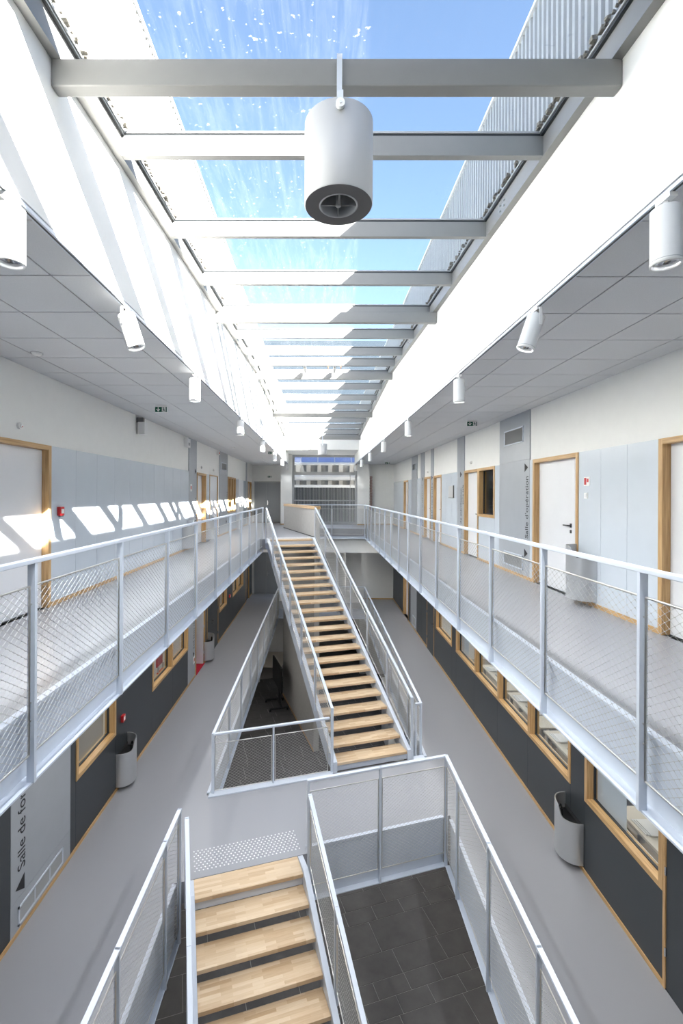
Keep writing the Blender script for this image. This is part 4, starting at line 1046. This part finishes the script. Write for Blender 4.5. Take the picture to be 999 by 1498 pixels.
# small wall devices
def dev(name, mb, mat, label, cat): return mb.build(name, mat, label=label, cat=cat)
def callpoint(x, y, z, side, label):
    C = thing('fire_call_point', (x, y, z), label, 'fire alarm', 'red fire call points')
    mb = MB(); mb.box(x, x - side * 0.05, y - 0.05, y + 0.05, z - 0.06, z + 0.06); bevel(mb.build('case', 'red', C), 0.008)
    mb = MB(); mb.box(x - side * 0.05, x - side * 0.053, y - 0.03, y + 0.03, z - 0.03, z + 0.03); mb.build('push_plate', 'white_plastic', C)
    mb = MB(); mb.box(x - side * 0.01, x - side * 0.045, y - 0.03, y + 0.03, z - 0.072, z - 0.06); mb.build('key_cover', 'dark_plastic', C)
callpoint(XL, 6.28, 1.24, -1, 'red fire call point beside the nearest left door')
callpoint(XL, 8.32, -2.53, -1, 'red fire call point above the lower left bin')
callpoint(XL, 18.2, -2.5, -1, 'far red fire call point on the dark lower left wall')
def detector(x, y, z, side, label):
    D = thing('detector', (x, y, z), label, 'detector', 'small white detectors above the doors')
    mb = MB(); mb.tube((x, y, z), (x - side * 0.03, y, z), 0.04, 20); mb.tube((x - side * 0.03, y, z), (x - side * 0.045, y, z), 0.03, 20, r1=0.02); mb.build('case', 'white_plastic', D)
    mb = MB(); mb.tube((x - side * 0.044, y, z - 0.01), (x - side * 0.048, y, z - 0.01), 0.007, 8); mb.build('indicator', 'red', D)
detector(XL - PT, 5.45, 2.27, -1, 'round white detector above the nearest left door')
detector(XL - PT, 13.85, 2.27, -1, 'small white detector above the deep framed left door')
detector(XL - PT, 15.4, 2.27, -1, 'small white detector above the flush left door')
detector(XR + PT, 11.35, 2.28, 1, 'small white detector above the door by the right gallery window')
detector(XR + PT, 15.9, 2.28, 1, 'small white detector above the far right doors')
D = thing('wall_projector', (XL + 0.1, 9.0, 2.6), 'white boxed speaker on a dark bracket high on the left wall', 'speaker')
mb = MB(); mb.box(XL + 0.02, XL + 0.16, 8.92, 9.08, 2.62, 2.86); bevel(mb.build('case', 'white_plastic', D), 0.01)
mb = MB(); mb.box(XL - PT, XL + 0.11, 8.96, 9.04, 2.86, 2.95); mb.build('bracket', 'frame_dark', D)
mb = MB(); mb.pipe([(XL + 0.1, 9.08, 2.68), (XL + 0.1, 9.2, 2.66), (XL + 0.06, 9.24, 2.70), (XL, 9.22, 2.75)], 0.008, 6); mb.build('cable', 'white_plastic', D)
D = thing('wall_speaker', (XL, 12.2, 2.75), 'white box speaker high on the left wall beside the first pilaster', 'speaker')
mb = MB(); mb.box(XL - PT, XL + 0.09, 12.08, 12.34, 2.70, 2.93); bevel(mb.build('case', 'white_plastic', D), 0.01)
mb = MB(); mb.box(XL + 0.09, XL + 0.094, 12.14, 12.28, 2.75, 2.82); mb.build('sounder', 'grille', D)
D = thing('wall_beacon', (XL, 15.95, 2.8), 'small white beacon at the ceiling before the second pilaster', 'beacon')
mb = MB(); mb.box(XL - PT, XL + 0.07, 15.9, 16.05, 2.82, 2.95); mb.build('case', 'white_plastic', D)
mb = MB(); mb.tube((XL + 0.07, 15.97, 2.885), (XL + 0.085, 15.97, 2.885), 0.025, 12); mb.build('lens', 'red', D)
# plaque, fire notice and switch on the right wall
D = thing('wall_plaque', (XR, 13.0, 1.4), 'framed metal plaque on the right gallery wall', 'plaque')
mb = MB(); mb.box(XR, XR - 0.02, 12.78, 13.24, 1.42, 1.74); mb.build('plate', 'alu', D)
mb = MB(); mb.box(XR, XR - 0.03, 12.765, 12.78, 1.41, 1.75); mb.box(XR, XR - 0.03, 12.765, 13.25, 1.405, 1.42); mb.build('edge', 'frame_dark', D)
D = thing('fire_notice', (XR, 6.42, 1.6), 'small red and white fire notice beside the operating room door', 'notice')
mb = MB(); mb.box(XR, XR - 0.006, 6.35, 6.49, 1.62, 1.74); mb.build('sheet', 'white_plastic', D)
mb = MB(); mb.box(XR - 0.006, XR - 0.008, 6.43, 6.48, 1.635, 1.73); mb.box(XR - 0.006, XR - 0.008, 6.38, 6.415, 1.67, 1.715); mb.build('red_print', 'red', D)
D = thing('light_switch', (XR, 6.43, 1.44), 'white light switch under the fire notice', 'switch')
mb = MB(); mb.box(XR, XR - 0.012, 6.395, 6.475, 1.445, 1.525); mb.build('plate', 'white_plastic', D)
mb = MB(); mb.box(XR - 0.012, XR - 0.018, 6.415, 6.455, 1.46, 1.51); mb.build('rocker', 'door_white', D)
# ceiling smoke detectors
for x, y, lab in ((-3.05, 5.0, 'flat white smoke detector on the near left ceiling'), (-2.8, 15.0, 'small smoke detector on the far left ceiling')):
    D = thing('smoke_detector', (x, y, ZC - 0.006), lab, 'detector')
    mb = MB(); mb.lathe([(0.0, -0.035), (0.03, -0.034), (0.05, -0.02), (0.055, 0.0)], (x, y, ZC - 0.006), 20); mb.build('case', 'white_plastic', D)
    mb = MB(); mb.lathe([(0.06, -0.008), (0.06, 0.0)], (x, y, ZC - 0.006), 20); mb.build('base', 'grille', D)

# ================================================================== ROOMS BEHIND THE WINDOWS
def room(name, side, ya, yb, z0, z1, depth, label, wall='room_wall', floor='room_floor'):
    x = (XR + PT + 0.2) if side > 0 else (XL - PT - 0.2); xe = x + side * depth
    mb = MB(); t = 0.08
    mb.box(xe, xe + side * t, ya, yb, z0, z1); mb.box(x, xe, ya - t, ya, z0, z1); mb.box(x, xe, yb, yb + t, z0, z1); mb.box(x, xe, ya, yb, z1, z1 + t)
    o = struct(name, mb, wall, label)
    mb = MB(); mb.box(x - side * 0.2, xe, ya, yb, z0 - 0.05, z0 - 0.002); mb.build('room_floor', floor, o)
    return o
def lamp(x0, x1, y0, y1, z, label, m='room_fill', group=None):  # flat fill lamp, added out of view
    L_ = thing('fill_lamp', ((x0 + x1) / 2, (y0 + y1) / 2, z), label, 'lamp', group)
    mb = MB(); mb.box(x0, x1, y0, y1, z - 0.03, z); mb.build('fill_housing', 'white_plastic', L_)
    mb = MB(); mb.box(x0 + 0.02, x1 - 0.02, y0 + 0.02, y1 - 0.02, z - 0.034, z - 0.03); mb.build('fill_panel', m, L_)
room('wall_office_right', 1, 4.4, 14.8, ZL, -0.6, 4.0, 'office behind the lower right windows')
room('wall_class_left', -1, 5.4, 12.9, ZL, -0.6, 4.0, 'classroom behind the lower left windows')
room('wall_red_left', -1, 13.1, 14.5, ZL, -0.6, 3.0, 'small red floored room behind the open doorway', wall='anthracite', floor='red_mat')
room('wall_store_left', -1, 15.0, 21.8, ZL, -0.6, 3.5, 'room behind the far lower left windows')
room('wall_prep_right', 1, 9.0, 13.0, 0, 2.95, 3.0, 'dim room behind the right gallery window', wall='column_grey', floor='vinyl')
room('wall_room_upper_left', -1, 17.0, 21.0, 0, 2.95, 3.0, 'room behind the left gallery window')
for y in (5.7, 8.4, 11.2, 13.6): lamp(5.2, 5.8, y - 0.6, y + 0.6, -0.6, 'added fill lamp in the right office, %s' % {5.7: 'nearest', 8.4: 'second', 11.2: 'third', 13.6: 'farthest'}[y])  # lamps added to light the side rooms
for y in (7.2, 11.0): lamp(-5.6, -5.0, y - 0.6, y + 0.6, -0.6, 'added fill lamp in the left classroom, %s' % {7.2: 'nearest', 11.0: 'farther'}[y])
lamp(-5.6, -5.0, 18.0, 19.2, -0.6, 'added fill lamp in the far left room')
ORD = ['first', 'second', 'third', 'fourth', 'fifth', 'sixth', 'seventh', 'eighth', 'ninth']
for side, xa, nm in ((-1, -2.85, 'left'), (1, 2.75, 'right')):  # added luminaires, hidden by the galleries, brighten the lower corridors
    for k in range(9):
        lamp(xa, xa + 0.3, 0.4 + 2.6 * k, 1.6 + 2.6 * k, -0.52, 'added flat fill light under the %s gallery, %s from the viewpoint' % (nm, ORD[k]), 'corridor_fill', 'added corridor fill lights under the %s gallery' % nm)
for i, (x, y) in enumerate(((-3.2, 2.0), (-3.2, 6.0), (3.2, 2.0), (3.2, 6.0), (3.2, 10.0), (-3.0, 12.5), (3.2, 14.0), (-3.0, 17.5))):  # unseen luminaires added to brighten the basement
    lamp(x - 0.15, x + 0.15, y - 0.6, y + 0.6, ZL - 0.3, 'added flat basement fill light, %s, %s of its side' % ('left' if x < 0 else 'right', ORD[int(y // 4)]), 'basement_fill', 'added basement fill lights')
# desks with screens behind the right windows
def desk(x0, x1, y0, y1, z, label):
    D = thing('desk', ((x0 + x1) / 2, (y0 + y1) / 2, z), label, 'desk', 'desks behind the lower right windows')
    mb = MB(); mb.box(x0, x1, y0, y1, z + 0.71, z + 0.74); mb.build('desk_top', 'desk', D)
    for a in (x0 + 0.04, x1 - 0.09):
        for b_ in (y0 + 0.04, y1 - 0.09):
            mb = MB(); mb.box(a, a + 0.05, b_, b_ + 0.05, z, z + 0.71); mb.build('leg', 'frame_grey', D)
def screen(x, y, z, label):
    S = thing('monitor', (x, y, z), label, 'monitor', 'black monitors on the office desks')
    mb = MB(); mb.box(x - 0.10, x + 0.10, y - 0.12, y + 0.12, z, z + 0.012); mb.build('base', 'black', S)
    mb = MB(); mb.box(x - 0.02, x + 0.02, y - 0.03, y + 0.03, z + 0.012, z + 0.20); mb.build('stand', 'black', S)
    mb = MB(); mb.box(x - 0.02, x + 0.025, y - 0.28, y + 0.28, z + 0.13, z + 0.48); mb.build('panel', 'dark_plastic', S)
for i, (a, b_) in enumerate(((4.6, 6.3), (6.9, 8.3), (8.4, 9.9), (10.0, 11.5))):
    nm = ('nearest', 'second', 'third', 'farthest')[i]
    desk(XR + 0.32, XR + 1.1, a, b_, ZL + 0.28, 'pale desk inside the %s lower right office window' % nm)
    ym = (a + b_) / 2
    screen(XR + 0.75, ym + 0.1, ZL + 1.02, 'black monitor on the %s office desk' % nm)
    K = thing('keyboard', (XR + 0.5, ym, ZL + 1.02), 'grey keyboard on the %s office desk' % nm, 'keyboard')
    mb = MB(); mb.box(XR + 0.42, XR + 0.57, ym - 0.3, ym + 0.1, ZL + 1.02, ZL + 1.035); mb.build('case', 'grille', K)
    mb = MB(); mb.box(XR + 0.44, XR + 0.55, ym - 0.28, ym + 0.08, ZL + 1.035, ZL + 1.042); mb.build('keys', 'white_plastic', K)
    P_ = thing('paper_stack', (XR + 0.45, ym + 0.4, ZL + 1.02), 'white papers on the %s office desk' % nm, 'paper')
    mb = MB()
    for k in range(3): mb.box(XR + 0.36 + 0.02 * k, XR + 0.57 + 0.02 * k, ym + 0.3 - 0.02 * k, ym + 0.58 - 0.02 * k, ZL + 1.02 + 0.01 * k, ZL + 1.03 + 0.01 * k)
    mb.build('sheets', 'white_plastic', P_)
    B_ = thing('partition', (XR + 1.2, ym, ZL), 'dark partition behind the %s office desk' % nm, 'partition')
    mb = MB(); mb.box(XR + 1.16, XR + 1.20, a, b_ - 0.1, ZL + 0.1, ZL + 1.75); mb.build('board', 'column_grey', B_)
    mb = MB(); mb.box(XR + 1.14, XR + 1.22, a + 0.1, a + 0.15, ZL, ZL + 0.1); mb.box(XR + 1.14, XR + 1.22, b_ - 0.3, b_ - 0.25, ZL, ZL + 0.1); mb.build('foot', 'frame_grey', B_)
# coloured chairs inside the left classroom
def chair(x, y, z, mat, label):
    C = thing('chair', (x, y, z), label, 'chair', 'chairs inside the lower left rooms')
    mb = MB(); mb.box(x - 0.22, x + 0.22, y - 0.22, y + 0.22, z + 0.43, z + 0.47); bevel(mb.build('seat', mat, C), 0.015)
    mb = MB(); mb.box(x - 0.24, x - 0.20, y - 0.21, y + 0.21, z + 0.60, z + 1.02); bevel(mb.build('backrest', mat, C), 0.015)
    for a in (-0.2, 0.17):
        for b_ in (-0.2, 0.17):
            mb = MB(); mb.box(x + a, x + a + 0.03, y + b_, y + b_ + 0.03, z, z + (0.43 if a > 0 else 0.62)); mb.build('leg', 'frame_grey', C)
chair(-4.05, 11.5, ZL, 'orange', 'orange chair behind the two light lower left window')
chair(-4.05, 12.45, ZL, 'red', 'red chair behind the two light lower left window')
chair(-4.4, 7.4, ZL, 'desk', 'beige chair behind the nearest lower left window')

M_ = MB(); M_.box(-6.2, XL + 0.02, 13.32, 14.28, ZL + 0.0005, ZL + 0.006)
M_.build('floor_mat', 'red_mat', label='red floor covering inside the open lower left doorway', cat='mat')
D = thing('open_door_leaf', (XL - 0.5, 14.24, ZL + 0.01), 'white door leaf standing open inside the red floored doorway', 'door')
mb = MB(); mb.box(-4.55, XL - 0.02, 14.21, 14.255, ZL + 0.012, ZL + 2.03); mb.build('panel', 'door_white', D)
for zz in (0.3, 1.1, 1.8):
    mb = MB(); mb.tube((XL - 0.008, 14.26, ZL + zz), (XL - 0.008, 14.26, ZL + zz + 0.09), 0.012, 8); mb.build('hinge', 'chrome', D)
for y, z, lab in ((12.62, 1.55, 'small white and red notice on the first left gallery pilaster'), (13.02, ZL + 0.42, 'small white and orange sticker low on the lower left pilaster')):
    D = thing('wall_notice', (XL + 0.004, y, z), lab, 'notice')
    mb = MB(); mb.box(XL + 0.004, XL + 0.012, y, y + 0.16, z, z + 0.2); mb.build('sheet', 'white_plastic', D)
    mb = MB(); mb.box(XL + 0.012, XL + 0.0135, y + 0.03, y + 0.12, z + 0.06, z + 0.15); mb.build('print', 'red' if z > 0 else 'orange', D)

# ================================================================== BASEMENT THINGS
def tv(x, y, z, label):
    T = thing('tv_stand', (x, y, z), label, 'television')
    ang = ANG; d = Vector((AX, AY, 0)); n_ = Vector((TX, TY, 0)); o = Vector((x, y, z))
    def obox(name, mat, u0, u1, v0, v1, z0, z1):
        mb = MB(); p = [o + d * u + n_ * v for u, v in ((u0, v0), (u0, v1), (u1, v1), (u1, v0))]
        mb.hexa([q + Vector((0, 0, z0)) for q in p] + [q + Vector((0, 0, z1)) for q in p]); return mb.build(name, mat, T)
    obox('screen', 'black', -0.85, 0.85, -0.06, 0.0, 0.85, 1.85); obox('column', 'dark_plastic', -0.06, 0.06, 0.02, 0.12, 0.12, 1.6)
    for s in (-0.45, 0.45):
        f = obox('foot', 'dark_plastic', s - 0.04, s + 0.04, -0.45, 0.35, 0.08, 0.13)
        for v in (-0.42, 0.30):
            mb = MB(); c = o + d * s + n_ * v; mb.tube(c + d * -0.02 + Vector((0, 0, 0.04)), c + d * 0.02 + Vector((0, 0, 0.04)), 0.04, 14); mb.build('castor', 'black', f)
    obox('crossbar', 'dark_plastic', -0.45, 0.45, 0.03, 0.10, 0.08, 0.14)
tv(-1.72, 19.6, ZB, 'black wheeled television stand in the basement beside the shaft wall')
def table(x0, x1, y0, y1, z, label):
    D = thing('table', ((x0 + x1) / 2, (y0 + y1) / 2, z), label, 'table')
    mb = MB(); mb.box(x0, x1, y0, y1, z + 0.71, z + 0.745); mb.build('table_top', 'desk', D)
    for a in (x0 + 0.05, x1 - 0.1):
        for b_ in (y0 + 0.05, y1 - 0.1):
            mb = MB(); mb.box(a, a + 0.05, b_, b_ + 0.05, z, z + 0.71); mb.build('leg', 'frame_grey', D)
table(-2.9, -1.75, 22.0, 24.1, ZB, 'pale wooden table in the dark basement beyond the television')
C_ = thing('cabinet', (2.6, 16.5, ZB), 'white cabinet in the basement right of the far stairs', 'cabinet')
mb = MB(); mb.box(2.35, 2.85, 15.6, 17.4, ZB, ZB + 2.1); mb.build('body', 'white_plastic', C_)
for a in (15.62, 16.51):
    mb = MB(); mb.box(2.33, 2.35, a, a + 0.87, ZB + 0.08, ZB + 2.08); dd = mb.build('cabinet_door', 'door_white', C_)
    mb = MB(); mb.box(2.315, 2.33, a + 0.8, a + 0.82, ZB + 1.0, ZB + 1.15); mb.build('handle', 'chrome', dd)

# ================================================================== OUTSIDE THE END WINDOW
mb = MB(); mb.box(-20, 20, 25, 60, ZL - 0.3, ZL - 0.1); struct('ground', mb, 'concrete', 'courtyard outside the end window')
B = thing('neighbouring_building', (0, 31, ZL), 'neighbouring building with dark slats, white gallery and solar roof seen through the end window', 'building')
mb = MB(); mb.box(-7, 7, 31.3, 36, ZL, 2.0); mb.build('wall', 'concrete', B)
y = -6.0
for k in range(84):
    mb = MB(); xx = -4.0 + k * 0.10; mb.box(xx, xx + 0.05, 31.18, 31.28, ZL, 1.95); mb.build('slat', 'slat_dark', B)
mb = MB(); mb.box(-7, 7, 30.6, 31.3, 1.95, 2.12); mb.build('floor_band', 'ext_white', B)
mb = MB(); mb.tube((-7, 31.0, 2.62), (7, 31.0, 2.62), 0.20, 20); mb.build('round_duct', 'ext_white', B)
for k in range(14):
    mb = MB(); xx = -4.5 + 0.72 * k; mb.box(xx, xx + 0.26, 31.2, 31.35, 2.12, 3.5); mb.build('pier', 'ext_white', B)
mb = MB(); mb.box(-7, 7, 31.5, 31.6, 2.12, 3.5); mb.build('glazing', 'frame_grey', B)
mb = MB(); mb.box(-7, 7, 30.7, 31.6, 3.45, 3.55); mb.build('eaves', 'ext_white', B)
for k in range(9):
    xx = -4.6 + 1.12 * k
    for j in range(3):
        a, b_ = 31.0 + 0.9 * j, 31.0 + 0.9 * j + 0.82; za, zb = 3.62 + 0.598 * j, 3.62 + 0.598 * j + 0.545
        mb = MB(); mb.hexa([(xx, a, za), (xx + 1.05, a, za), (xx + 1.05, b_, zb), (xx, b_, zb), (xx, a, za + 0.04), (xx + 1.05, a, za + 0.04), (xx + 1.05, b_, zb + 0.04), (xx, b_, zb + 0.04)])
        mb.build('solar_panel', 'solar', B)
mb = MB(); mb.hexa([(-7, 30.9, 3.54), (7, 30.9, 3.54), (7, 34, 5.6), (-7, 34, 5.6), (-7, 30.9, 3.57), (7, 30.9, 3.57), (7, 34, 5.63), (-7, 34, 5.63)]); mb.build('roof', 'ext_white', B)
mb = MB(); mb.box(-7, 7, 33.9, 36, 2, 5.6); mb.build('rear_wall', 'ext_white', B)
